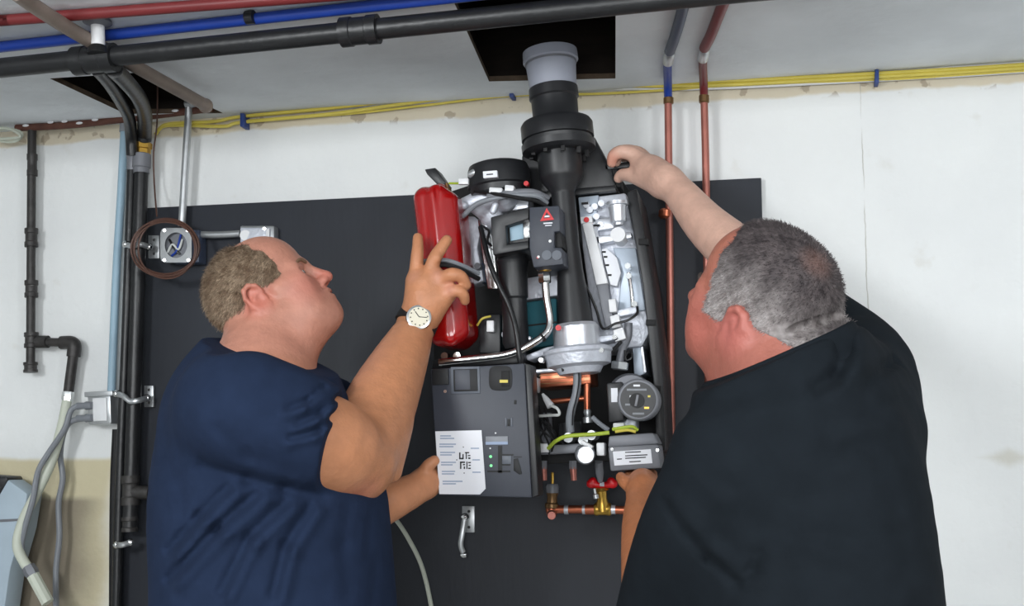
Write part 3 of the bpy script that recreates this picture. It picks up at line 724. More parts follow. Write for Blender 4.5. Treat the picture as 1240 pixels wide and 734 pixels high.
# blower
la('blower_drum', 'black_plastic', (603, 200, -.27), (606, 236, -.27), [(0, 31), (.05, 35.5), (.2, 37.5), (.75, 38.5), (.8, 36), (1, 35)], 40)
bl = sl('blower_label', 'white_paper', rect(585, 207, 602, 215, -.08), -.342, .012, 0)
sl('print', 'ink_black', rect(589, 210.4, 597, 211.8, -.08), -.3424, .001, 0, bl)
la('connector', 'zinc', (568, 212, -.31), (582, 207, -.315), [(0, 4), (.5, 5.5), (1, 3.5)], 12)
tb('ground_wire', 'yellow_green', [(544, 222, -.3), (556, 222, -.31), (566, 221, -.31)], 1.4, 8)
sl('wire_plug', 'white_plastic', rect(555, 216, 567, 223), -.32, .01, .001)
bf = Field(P(545, 285, -.36) - .01, P(665, 225, -.18) + .01, .0026); s_ = S(585, 250, -.28)
def bp(a, ra, b, rb, k=.012): bf.cone(P(*a), P(*b), ra * s_, rb * s_, k)
bp((563, 248, -.28), 9, (588, 240, -.27), 13); bp((588, 240, -.27), 13, (612, 243, -.27), 14); bp((580, 252, -.26), 10, (596, 262, -.25), 12)
bp((556, 246, -.30), 4, (562, 249, -.30), 5, .004); bp((600, 248, -.31), 4, (597, 256, -.31), 4, .004); bp((596, 262, -.25), 12, (598, 276, -.22), 10)
field_obj(bf, 'blower_volute', 'cast', bo)
tb('grey_lead', 'grey_cable', [(560, 262, -.31), (580, 246, -.325), (610, 238, -.33), (632, 236, -.33), (652, 238, -.32), (662, 246, -.3)], 3.2, 10)
tb('grey_lead', 'dull_grey', [(590, 238, -.33), (620, 233, -.33), (645, 232, -.325), (664, 240, -.3)], 3.4, 10)
tb('black_lead', 'black_cable', [(575, 232, -.31), (600, 235, -.335), (630, 240, -.335), (655, 246, -.32), (676, 262, -.3)], 2.4, 8)
sl('white_plug', 'white_plastic', rect(592, 227, 608, 234, .05), -.335, .02, .002)
sl('white_plug', 'white_plastic', rect(611, 224, 622, 232, .1), -.335, .02, .002)
disc('red_dot', 'red', 637, 222, -.31, 3, .01)
sl('silver_block', 'silver', [(603, 258), (640, 252), (640, 238), (604, 242)], -.26, .06, .003)

# shiny shield and casting beside the tank
sl('heat_shield', 'cast', [(572, 345), (586, 340), (578, 300), (584, 270), (574, 262), (562, 262), (566, 300)], -.24, .05, .003)
sl('shield_strip', 'chrome', [(590, 350), (604, 350), (598, 290), (588, 266), (578, 264), (582, 300)], -.25, .03, .003)
for (px, py) in ((588, 283), (590, 295), (578, 322)): disc('bolt', 'dull_grey', px, py, -.262, 4, .02, n=10)
tb('hook_bracket', 'black_plastic', [(583, 273, -.27), (592, 280, -.28), (590, 292, -.28), (595, 298, -.27)], 1.6, 8)
sl('slate_cover', 'slate_hose', [(578, 343), (600, 341), (598, 316), (580, 318)], -.23, .04, .003)

# gas valve with window
gv_ = MB()
gv_.slab([(597, 309), (640, 301), (640, 292), (614, 296), (612, 274), (640, 265), (641, 251), (594, 263)], -.36, .11, .002)
gv_.slab([(606, 297), (640, 292), (640, 266), (606, 274)], -.335, .08, .001)
gvo = gv_.build('gas_valve', 'black_plastic', bo)
gr = sl('gas_valve_front', 'panel_grey', [(646, 324), (682, 320), (680, 300), (671, 300), (671, 281), (678, 280), (677, 249), (641, 251), (641, 300)], -.372, .12, .002)
wn = sl('window', 'light_blue', [(618, 292), (634, 289), (633, 269), (617, 272)], -.339, .004, .0005, gvo); wn['label'] = 'pale blue window'
sl('window_pane', 'chrome', [(634, 289), (646, 287), (646, 268), (633, 269)], -.34, .005, .001, gvo)
disc('clip', 'dull_grey', 643, 280, -.345, 3, .004, gvo, 10)
wt = MB()
tri = [(654, 268), (671, 266), (662, 252)]; tin = [(658.5, 264.5), (666.5, 263.5), (662, 257)]
R1 = [P(a, b, -.3735) for a, b in tri]; R2 = [P(a, b, -.3735) for a, b in tin]; R0 = [P(a, b, -.3725) for a, b in tri]; R3 = [P(a, b, -.3725) for a, b in tin]
wt.ring_loft([R0, R1, R2, R3], False); wt.build('warning_triangle', 'red', gr, False)
for (x0, y0, x1, y1) in ((659, 261, 666, 263), (658, 269.5, 669, 271), (660, 272.5, 668, 273.6)): sl('print', 'white_paper', rect(x0, y0, x1, y1, -.06), -.3735, .001, 0, gr)
for px, py, r in ((666, 292, 1.8), (652, 311, 1.6)): disc('screw', 'white_plastic', px, py, -.3745, r, .003, gr, 10)
disc('red_mark', 'red', 651, 312, -.3742, 1.4, .002, gr, 8)
for px, py in ((662, 309), (674, 309)): disc('outlet_ring', 'panel_light', px, py, -.3745, 6, .003, gr)
sl('socket', 'black_matte', [(671, 300), (682, 300), (679, 281), (671, 281)], -.36, .06, .002)
la('gas_union', 'brass', (659, 322, -.325), (659, 331, -.325), [(0, 6), (.4, 9), (.6, 9), (.7, 6), (1, 6)], 20)
la('hex_nut', 'chrome', (659, 329, -.325), (660, 343, -.325), [(0, 7), (.1, 8), (.9, 8), (1, 7)], 6)
tb('gas_pipe', 'chrome', [(660, 340, -.325), (662, 362, -.325), (666, 388, -.325), (662, 403, -.33), (648, 414, -.335), (630, 424, -.34), (612, 430, -.34), (590, 433, -.34), (560, 436, -.34), (532, 439, -.34)], 4.6, 16)
tb('pipe_tie', 'black_cable', [(654, 404, -.348), (660, 411, -.345), (658, 413, -.33)], 1.4, 6)
# silencer tube under the valve
la('silencer', 'black_plastic', (620, 300, -.30), (625, 422, -.30), [(0, 19), (.07, 20), (.1, 18.5), (.14, 20), (.18, 18), (.5, 17), (.52, 15), (.95, 16), (1, 13)], 32)
tb('dark_hose', 'black_pipe', [(582, 275, -.3), (592, 315, -.335), (604, 345, -.345), (617, 372, -.345), (625, 400, -.35), (629, 432, -.35), (632, 448, -.34)], 3.2, 12)
sl('insulation', 'teal', [(626, 424), (676, 418), (674, 360), (634, 366)], -.22, .08, .006)
sl('insulation_seam', 'black_matte', [(634, 396), (675, 391), (675, 389), (634, 394)], -.222, .003, 0)
sl('white_backing', 'cast', [(632, 364), (676, 358), (676, 330), (632, 338)], -.215, .08, .003)
sl('mount_tab', 'silver', [(632, 414), (643, 411), (642, 407), (633, 409)], -.30, .02, .001)
tb('yellow_lead', 'yellow_cable', [(578, 394, -.29), (584, 386, -.3), (594, 383, -.29)], 1.4, 6)
sl('white_plug', 'white_plastic', rect(589, 388, 598, 402), -.29, .02, .002)
disc('igniter_cap', 'dull_grey', 612, 405, -.31, 5, .05)
sl('igniter_block', 'black_plastic', rect(580, 380, 606, 428), -.275, .1, .004)
sl('lower_tray', 'black_plastic', [(522, 446), (634, 440), (634, 424), (560, 434), (524, 436)], -.3, .15, .003)

# heat exchanger casting on the right
hx = sl('heat_exchanger', 'cast', [(722, 425), (778, 420), (791, 395), (758, 233), (700, 240), (705, 300)], -.215, .13, .006)
sl('casting_plate', 'pale_steel', [(703, 268), (722, 266), (725, 236), (700, 239)], -.222, .01, .002, hx)
ws = sl('white_strip', 'white_plastic', [(722, 345), (736, 343), (717, 269), (705, 271)], -.245, .035, .002)
sl('strip_end', 'dull_grey', [(733, 398), (744, 396), (736, 343), (722, 345)], -.243, .033, .002)
sl('rib', 'silver', [(738, 398), (743, 397), (722, 268), (717, 269)], -.24, .03, .001, hx)
sl('side_pocket', 'white_paper', [(739, 345), (747, 347), (752, 330), (747, 312), (734, 300), (728, 302)], -.235, .02, .002, hx)
for px, py in ((731, 305), (733, 311), (735, 321), (738, 333)): sl('slot', 'black_matte', rect(px - 2, py - 1, px + 2.5, py + 1.2), -.236, .002, 0, hx)
sl('recess', 'pale_steel', [(748, 380), (782, 376), (770, 300), (742, 300), (752, 330)], -.222, .02, .003, hx)
sl('cross_rib', 'silver', [(723, 296), (765, 288), (764, 281), (721, 286)], -.24, .03, .002, hx)
sl('cross_rib', 'silver', [(722, 280), (744, 276), (742, 262), (720, 266)], -.232, .02, .002, hx)
for px, py in ((710, 248), (714, 254), (722, 262), (727, 272), (720, 250), (728, 246)): disc('boss', 'silver', px, py, -.235, 4, .02, hx, 12)
for px, py in ((708, 246), (722, 273)): sl('slot', 'black_matte', rect(px - 4, py - 1.2, px + 4, py + 1.2, -.1), -.24, .003, 0, hx)
disc('red_cap', 'red', 710, 266, -.252, 3.2, .02)
sl('strip_tab', 'white_plastic', rect(703, 262, 717, 270, -.1), -.248, .03, .001)
la('air_vent', 'silver', (747, 244, -.262), (749, 273, -.262), [(0, 9), (.03, 13.5), (.17, 13.5), (.2, 11), (.85, 9.5), (.9, 6), (1, 6)], 28)
disc('vent_cap', 'white_plastic', 748, 284, -.268, 9, .05, n=28)
tb('sensor_rod', 'chrome', [(761, 330, -.25), (764, 350, -.25), (766, 372, -.25)], 2.2, 8)
for px, py in ((760, 322), (761, 334), (768, 368)): disc('sensor_nut', 'chrome', px, py, -.258, 4, .02, n=6)
sl('white_relay', 'white_plastic', rect(737, 362, 746, 378, -.1), -.26, .03, .002)
sl('white_relay', 'white_plastic', [(741, 398), (752, 395), (749, 380), (738, 383)], -.255, .03, .002)
sl('bracket_bar', 'cast', [(748, 384), (772, 379), (770, 370), (747, 376)], -.25, .05, .002)
sl('junction_plate', 'white_plastic', [(745, 414), (758, 410), (754, 396), (742, 400)], -.262, .03, .002)
sl('side_sheet', 'pale_steel', [(768, 458), (783, 452), (773, 384), (764, 388)], -.2, .1, .002)
sl('sheet_edge', 'silver', [(779, 452), (783, 451), (774, 384), (771, 385)], -.205, .02, .001)
tb('black_lead', 'black_cable', [(700, 330, -.29), (712, 352, -.27), (722, 375, -.26), (730, 398, -.265), (745, 392, -.27), (760, 388, -.27), (771, 380, -.26), (772, 372, -.25)], 1.6, 8)
tb('black_lead', 'black_cable', [(680, 448, -.32), (710, 440, -.31), (728, 432, -.29), (742, 424, -.28), (752, 414, -.27)], 2.4, 8)
tb('elbow_pipe', 'dull_grey', [(761, 391, -.24), (760, 408, -.24), (754, 422, -.25), (750, 440, -.25)], 5, 14)
la('elbow_nut', 'zinc', (751, 438, -.25), (750, 448, -.25), [(0, 9), (.1, 11), (.9, 11), (1, 9)], 6)
tb('ring_lead', 'black_cable', [(757, 432, -.26), (763, 424, -.265), (765, 433, -.26), (758, 436, -.26), (757, 424, -.262)], 1.3, 6)

# circulation pump
la('pump_body', 'dull_grey', (762, 478, -.16), (764, 480, -.30), [(0, 22), (.1, 26), (.6, 26), (.65, 24), (1, 24)], 36)
sl('pump_box', 'black_plastic', [(737, 512), (756, 510), (754, 462), (734, 464)], -.315, .12, .004)
c0 = P(772.5, 484, -.335); sp_ = S(772, 484, -.335)
pk = MB().lathe(c0 + (0, .06, 0), c0, [(0, 25 * sp_), (.75, 26 * sp_), (.95, 25.4 * sp_), (1, 23.5 * sp_)], 40).build('pump_ring', 'dull_grey', bo)
disc('pump_dial', 'black_plastic', 772.5, 484, -.338, 21.5, .012, pk, 36)
disc('dial_knob', 'dark_hole', 771, 485, -.341, 9, .006, pk, 24)
sl('dial_pointer', 'dull_grey', rect(769.5, 478, 772.5, 492, .2), -.3425, .002, .0004, pk)
for px, py, w_, m_ in ((771, 467, 4, 'white_paper'), (771, 472, 12, 'grey_cable'), (764, 480, 1.6, 'white_paper'), (783, 494, 3, 'brass'), (773, 501, 7, 'grey_cable'), (786, 480, 1.6, 'yellow_cable'), (760, 490, 3, 'grey_cable')):
    sl('dial_print', m_, rect(px - w_, py - 1.2, px + w_, py + 1.2), -.3385, .001, 0, pk)
sl('pump_label', 'white_paper', rect(740, 470, 748, 487, -.03), -.3165, .002, 0)
sl('pump_neck', 'cast', rect(745, 507, 770, 521), -.28, .06, .004)

# plate exchanger, copper, hoses
sl('plate_exchanger', 'copper', [(652, 470), (716, 465), (715, 446), (654, 450)], -.25, .1, .003)
for k in range(3): sl('plate_line', 'brass_dark', [(653, 455.5 + 5 * k), (715, 451.5 + 5 * k), (715, 450.7 + 5 * k), (653, 454.7 + 5 * k)], -.2508, .002, 0)
sl('exchanger_top', 'silver', [(641, 453), (716, 447), (716, 441), (641, 448)], -.26, .1, .002)
tb('copper_tube', 'copper', [(664, 487, -.24), (692, 484, -.24), (712, 482, -.235)], 3.4, 12)
tb('copper_drop', 'copper', [(711, 465, -.25), (711, 480, -.25), (711, 497, -.25)], 4, 12)
la('copper_nut', 'zinc', (711, 496, -.255), (712, 512, -.255), [(0, 4), (.2, 5), (.5, 3.5), (.6, 6), (1, 6)], 12)
hs = tb('ribbed_hose', 'grey_cable', [(697, 440, -.3), (699, 455, -.305), (698, 475, -.305), (693, 492, -.305), (690, 508, -.3), (691, 523, -.295)], 5, 14)
tb('hose_stripe', 'black_cable', [(700.5, 446, -.3115), (701, 462, -.3125), (698, 482, -.3125), (694, 498, -.311), (693, 515, -.306)], .8, 6, hs)
la('silver_stub', 'chrome', (697, 434, -.3), (697, 447, -.3), [(0, 5), (1, 6)], 16)
sl('white_connector', 'white_plastic', rect(641, 457, 651, 475), -.31, .03, .003)
la('spark_plug', 'white_plastic', (657, 477, -.31), (667, 492, -.315), [(0, 1.5), (.4, 3.5), (1, 5)], 14)
tb('white_lead', 'white_cable', [(667, 491, -.315), (675, 495, -.32), (677, 502, -.32), (668, 503, -.315), (650, 504, -.3)], 1.8, 8)
tb('grey_lead', 'grey_cable', [(717, 505, -.27), (726, 513, -.27), (737, 521, -.27)], 3, 10)
for k in range(8):
    x0 = 648 + rng.uniform(0, 14); y0 = 500 + rng.uniform(-10, 10)
    tb('loom_wire', 'black_cable', [(x0, y0, -.28), (x0 + rng.uniform(0, 12), y0 + 14, -.3), (x0 + rng.uniform(0, 18), y0 + 28, -.3), (x0 + rng.uniform(4, 24), y0 + 42, -.285)], 1.3, 6)
la('flow_sensor', 'dull_grey', (663, 500, -.26), (662, 540, -.26), [(0, 5), (.5, 7), (.6, 9), (1, 9)], 20)
sl('clip_white', 'white_plastic', rect(652, 537, 664, 548), -.30, .03, .002)
tb('earth_wire', 'yellow_green', [(664, 543, -.3), (672, 535, -.315), (684, 529, -.325), (700, 527, -.325), (720, 526, -.32), (738, 524, -.32)], 2.4, 10)
tb('earth_wire', 'yellow_green', [(742, 520, -.33), (755, 518, -.335), (766, 517, -.335), (772, 521, -.33)], 2.2, 10)
tb('earth_wire', 'yellow_cable', [(745, 523, -.335), (760, 521, -.335), (770, 523, -.335)], 1.8, 8)
sl('white_clamp', 'white_cable', rect(742, 512, 756, 521), -.33, .02, .003)
man = sl('manifold', 'dull_grey', [(652, 551), (714, 548), (712, 536), (652, 540)], -.285, .1, .004)
for px, py in ((688, 530), (706, 533), (716, 527)): disc('fitting', 'zinc', px, py, -.30, 6, .05, man, 14)
la('black_mount', 'black_plastic', (690, 512, -.27), (692, 534, -.27), [(0, 14), (1, 16)], 16)
pg = la('pressure_gauge', 'dull_grey', (707, 549, -.29), (709, 551, -.345), [(0, 11), (.9, 12), (1, 10.5)], 28)
disc('gauge_face', 'zinc', 709.3, 551, -.348, 10, .006, pg, 24)
sl('gauge_tab', 'white_plastic', rect(702, 536, 718, 541, .5), -.345, .02, .002)
sl('white_connector', 'white_plastic', rect(722, 536, 732, 552), -.33, .03, .003)
gb = sl('valve_motor', 'box_grey', [(739, 571), (800, 567), (797, 538), (736, 541)], -.36, .09, .004)
sl('motor_top', 'dull_grey', [(736, 542), (798, 538), (791, 524), (737, 528)], -.345, .08, .004, gb)
lbp = sl('motor_label', 'white_paper', [(744, 564), (790, 561), (788, 544), (742, 547)], -.3615, .002, 0, gb)
for x0, x1, yy in ((757, 776, 547.5), (757, 784, 551.5), (757, 782, 554.5), (747, 753, 556), (762, 776, 559)): sl('print', 'ink_black', rect(x0, yy - .6, x1, yy + .6, -.05), -.3622, .001, 0, gb)
for px, py in ((796, 545), (741, 544)): disc('screw', 'chrome', px, py, -.362, 2, .004, gb, 10)
for px, m_ in ((658, 'pink_copper'), (694, 'pink_copper')):
    la('tail_pipe', m_, (px, 566, -.25), (px + 1, 582, -.25), [(0, 4.5), (1, 3.5)], 14)
    la('tail_nut', 'dull_grey', (px, 558, -.25), (px, 568, -.25), [(0, 5), (1, 5)], 6)
la('tail_pipe', 'dull_grey', (725, 558, -.24), (727, 583, -.2), [(0, 5), (.6, 5), (1, 3)], 14)

# hinged control panel
cy_ = -.405
cp = sl('control_box', 'panel_grey', [(531, 600), (644, 603), (635, 440), (521, 447)], cy_, .045, .003)
sl('box_side', 'black_plastic', [(644, 603), (652, 600), (643, 442), (635, 440)], cy_ + .006, .05, .002)
def opening(px, frame=True, yy=cy_):
    if frame: sl('bezel', 'panel_light', [(px[0][0] - 3, px[0][1] + 3), (px[1][0] + 3, px[1][1] + 3), (px[2][0] + 3, px[2][1] - 3), (px[3][0] - 3, px[3][1] - 3)], yy - .002, .003, .001, cp)
    return sl('socket_opening', 'dark_hole', px, yy - .0035, .004, .001, cp)
opening(rect(523, 447, 543, 466, -.03), False); opening(rect(549, 447, 578, 474, -.03))
sl('shutter', 'panel_grey', rect(551, 448, 569, 472, -.03), cy_ - .0042, .002, .0005, cp)
rr = [(592 + 28 * .5 + 14 * np.sign(math.cos(a_)) * abs(math.cos(a_)) ** .5, 458 + 15 * np.sign(math.sin(a_)) * abs(math.sin(a_)) ** .5) for a_ in np.linspace(0, 2 * math.pi, 25)[:-1]]
sl('socket_opening', 'dark_hole', rr, cy_ - .002, .003, .0004, cp)
sl('plug', 'black_matte', rect(607, 449, 617, 468), cy_ - .004, .004, .001, cp); sl('plug_mark', 'yellow_cable', rect(605, 460, 615, 463.5), cy_ - .0046, .002, 0, cp)
disc('screw', 'chrome', 539, 474, cy_ - .002, 2, .003, cp, 10)
for px, py, h_ in ((624, 487, 4), (616, 512, 7)): sl('slot', 'dark_hole', rect(px - 1.5, py - h_ * .6, px + 1.5, py + h_ * .6), cy_ - .001, .003, .0003, cp)
for k in (-3.5, 3.5): sl('slot_cheek', 'panel_light', rect(616 + k - 1, 506, 616 + k + 1, 517), cy_ - .002, .003, .0004, cp)
disc('lamp', 'white_plastic', 600, 524.5, cy_ - .002, 1, .003, cp, 8)
ds = sl('display_strip', 'grey_cable', rect(588, 528.5, 615, 538.5, -.01), cy_ - .002, .003, .0004, cp)
sl('strip_band', 'ink_blue', rect(588, 535, 615, 538.5, -.01), cy_ - .0026, .001, 0, ds)  # pale blue lower band of the display strip
for px, py, r in ((593.5, 543, .9), (594, 553, 1.7), (594.5, 564, 1.7)): disc('indicator', 'green_led' if r > 1 else 'white_plastic', px, py, cy_ - .002, r, .003, cp, 12)
for x0, y0, x1, y1 in ((603, 540, 608, 573), (608, 550, 622, 552), (622, 553, 632, 554), (608, 562, 618, 564), (590, 570, 618, 572)): sl('key_line', 'dark_hole', rect(x0, y0, x1, y1), cy_ - .0008, .001, 0, cp)
sl('key_pad', 'panel_light', rect(608, 552, 619, 562), cy_ - .0015, .002, .0004, cp)
sl('key', 'dark_hole', [(622, 570), (629, 575), (632, 574), (630, 565), (627, 555), (622, 556)], cy_ - .0012, .002, .0003, cp)
cd = sl('instruction_card', 'white_paper', [(532, 598.5), (581, 599), (588, 592), (583, 521), (527, 522.5)], cy_ - .0035, .002, 0); cd['label'] = 'white printed card'
for yy, x0, x1 in ((528, 533, 546), (531, 533, 550), (538, 532, 552), (541, 532, 549), (548, 533, 551), (551, 533, 547), (560, 534, 552), (563, 534, 548), (571, 535, 551), (574, 535, 550), (583, 536, 560), (586, 536, 552), (543, 570, 580), (557, 572, 581), (572, 572, 582)):
    sl('print_line', 'ink_blue', rect(x0, yy - .7, x1, yy + .7), cy_ - .004, .0006, 0, cd)
for x0, y0, x1, y1 in ((556, 548, 557.5, 556), (556, 554.5, 561, 556.3), (560, 550, 561.4, 556), (563, 547.5, 568, 549), (564, 549, 565.2, 556), (566.5, 551, 569.5, 552.5), (567, 554, 569.5, 556), (557, 559, 563, 560.8), (557, 559, 558.6, 568), (560.5, 562, 563, 563.5), (561.5, 565, 563, 568), (564.8, 559, 566, 568), (567, 559.5, 570, 561), (567.5, 563, 570, 564.3), (567, 566.5, 570, 568)):
    sl('diagram_bar', 'ink_black', rect(x0, y0, x1, y1), cy_ - .0042, .0007, 0, cd)
for px, py in ((553, 557), (561, 541.5), (562, 573)): disc('diagram_dot', 'ink_black', px, py, cy_ - .0042, .7, .0008, cd, 8)

# valve set under the boiler
vs = thing('valve_set', 'copper pipe and brass valve with red butterfly handle below the boiler', 'valve', P(700, 625, -.1))
vy = -.16
tb('copper_pipe', 'copper', [(672, 617, vy), (715, 617, vy), (762, 618, vy)], 5, 14, vs)
for px in (686, 708, 743): la('solder_collar', 'silver', (px - 2.5, 617.3, vy), (px + 2.5, 617.4, vy), [(0, 5.6), (1, 5.6)], 16, vs)
la('coupling', 'copper', (709, 617.3, vy), (722, 617.4, vy), [(0, 6), (1, 6)], 16, vs)
bv = la('valve_body', 'brass', (728, 590, vy - .01), (730, 618, vy), [(0, 7), (.1, 9.5), (.15, 6.5), (.5, 6), (.7, 7.5), (1, 9)], 20, vs)
la('valve_barrel', 'brass', (720, 617, vy), (740, 617, vy), [(0, 7), (.1, 8), (.3, 7), (.7, 7), (.9, 8), (1, 7)], 18, bv)
la('drain_screw', 'zinc', (722, 604, vy - .02), (720, 592, vy - .02), [(0, 3.5), (.4, 3.5), (.5, 2), (1, 2)], 12, bv)
hf = Field(P(708, 596, vy - .04), P(752, 576, vy + .03), .0014); s_ = S(730, 585, vy)
for sg in (-1, 1):
    hf.cone(P(729, 588, vy - .012), P(729 + 14 * sg, 586, vy - .012), 3 * s_, 5 * s_, .003); hf.cone(P(729 + 11 * sg, 583, vy - .012), P(729 + 12.5 * sg, 588, vy - .012), 5 * s_, 3 * s_, .003)
hd, _, _ = field_obj(hf, 'butterfly_handle', 'red', vs); hd['label'] = 'red butterfly handle'
la('handle_nut', 'silver', (729, 584, vy - .022), (729, 589, vy - .022), [(0, 3), (1, 3)], 6, vs)
dv_ = la('drain_valve', 'brass_dark', (669, 593, vy), (668, 622, vy), [(0, 6), (.15, 7.5), (.3, 6), (.55, 6.5), (.6, 8.5), (.75, 8.5), (.8, 7), (1, 6.5)], 20, vs)
la('valve_bonnet', 'dull_grey', (669, 586, vy), (669, 597, vy), [(0, 6.5), (.3, 8), (1, 7.5)], 20, vs)
la('valve_stem', 'brass', (669, 572, vy), (669, 588, vy), [(0, 1.6), (.1, 2), (1, 1.6)], 10, vs)
la('elbow', 'copper', (668, 610, vy), (668, 625, vy), [(0, 6.5), (.5, 7.5), (1, 6)], 18, vs)
la('pipe_end', 'pink_copper', (668, 620, vy + .02), (668, 624.5, vy - .035), [(0, 5), (.9, 5.4), (1, 4.6)], 20, vs)
tb('stand_off', 'copper', [(750, 618, vy), (756, 618, vy + .04), (757, 618, -.02)], 4.8, 12, vs)
tb('stand_off', 'copper', [(668, 618, vy), (668, 618, -.02)], 4.4, 12, vs)
# ================================================================== the two men
def frame(origin, fwd_xy, pitch, roll, sc):
    """head frame: x forward, y left, z up; returns (origin, 3x3 columns, scale)"""
    f = np.array([fwd_xy[0], fwd_xy[1], 0.0]); f /= np.linalg.norm(f); up = np.array([0, 0, 1.0]); l = np.cross(up, f)
    c, s_ = math.cos(math.radians(pitch)), math.sin(math.radians(pitch))
    f2 = f * c + up * s_; u2 = up * c - f * s_
    c, s_ = math.cos(math.radians(roll)), math.sin(math.radians(roll))
    l2 = l * c + u2 * s_; u3 = u2 * c - l * s_
    return np.array(origin, float), np.stack([f2, l2, u3], 1), sc
def W(fr, p): return fr[0] + fr[1] @ (np.array(p, float) * fr[2])
def Lc(fr, V): return ((V - fr[0]) @ fr[1]) / fr[2]
def head(F, fr, jowl=0.0, ears=True, es=1.0):
    sc = fr[2]; R = fr[1]
    def E(c, r, k=.02, sub=False): F.ell(W(fr, c), np.array(r) * sc, R, k * sc, sub)
    def K(a, b, ra, rb, k=.02, sub=False): F.cone(W(fr, a), W(fr, b), ra * sc, rb * sc, k * sc, sub)
    E((-.006, 0, .048), (.098, .077, .083)); E((.03, 0, .05), (.066, .066, .07), .03); E((-.035, 0, .03), (.062, .068, .065), .03)
    E((.045, 0, -.02), (.05, .062, .075), .03)
    for s in (-1, 1):
        K((.005, s * .056, -.045), (.078, s * .014, -.092), .024, .02, .03)
        E((.064, s * .042, -.03), (.028, .027, .032), .03)                     # cheek
        E((.03, s * .05, -.06), (.045, .022, .036), .03)
        K((.093, s * .008, .022), (.080, s * .05, .018), .011, .009, .016)     # brow
        K((.075, s * .052, -.006), (.03, s * .066, -.004), .012, .012, .02)    # cheekbone
    E((.083, 0, -.094), (.021, .026, .019), .02)
    E((.03, 0, -.07), (.058, .048, .036), .035)
    if jowl: E((.035, 0, -.092), (.05, .045, .028), .03)
    E((.088, 0, -.055), (.019, .030, .032), .02)
    for s in (-1, 1): E((.1, s * .033, .003), (.017, .019, .013), .014, True)  # eye sockets
    for s in (-1, 1):
        E((.080, s * .033, .0015), (.0125, .0145, .0125), .004)
        E((.0945, s * .033, .0005), (.008, .012, .0042), .003, True)          # lid opening
        E((.087, s * .033, .0125), (.010, .018, .0045), .006)
    K((.096, 0, .016), (.120, 0, -.024), .008, .0105, .012); E((.121, 0, -.029), (.0115, .0115, .010), .008)
    for s in (-1, 1): E((.109, s * .0125, -.032), (.0125, .0085, .009), .006); E((.113, s * .007, -.041), (.006, .0035, .004), .004, True)
    E((.1045, 0, -.0545), (.0085, .022, .0062), .008); E((.1025, 0, -.0665), (.0085, .020, .0068), .008)
    E((.113, 0, -.0605), (.013, .025, .0024), .003, True)
    for s in (-1, 1): K((.1, s * .022, -.042), (.086, s * .036, -.062), .003, .002, .008, True)
    if ears:
        for s in (-1, 1):
            def q(x, z, o): return (-.012 + (x + .012) * es, s * (.074 + o), .002 + (z - .002) * es)
            E(q(-.012, .002, .006), (.017, .006, .028), .008)
            rim = [q(.004, .012, .006), q(.0, .024, .012), q(-.012, .032, .015), q(-.025, .028, .017), q(-.031, .012, .017), q(-.027, -.006, .014), q(-.018, -.02, .010), q(-.008, -.028, .007), q(.001, -.022, .005)]
            for a, b in zip(rim, rim[1:]): K(a, b, .0046, .0046, .004)
            E(q(-.005, -.024, .007), (.009, .005, .009), .005)
            E(q(-.006, -.002, .019), (.011, .0115, .0155), .003, True)
            K(q(-.014, .016, .017), q(-.022, .004, .018), .004, .004, .004, True)
            K(q(-.006, .012, .010), q(-.018, .001, .012), .003, .003, .004)
            E(q(.002, -.004, .005), (.005, .005, .006), .004)
def blob(col, V, c, r, rgb, a=1.0):
    d = np.linalg.norm(V - np.array(c), axis=1); w = (a * np.clip(1 - d / r, 0, 1) ** 1.0)[:, None]
    w = np.minimum(w * 1.6, a); return col * (1 - w) + np.array(lin(rgb)) * w
def vnormals(V, Q):
    n = np.cross(V[Q[:, 2]] - V[Q[:, 0]], V[Q[:, 3]] - V[Q[:, 1]]); vn = np.zeros_like(V)
    for i in range(4): np.add.at(vn, Q[:, i], n)
    return vn / (np.linalg.norm(vn, axis=1)[:, None] + 1e-12)
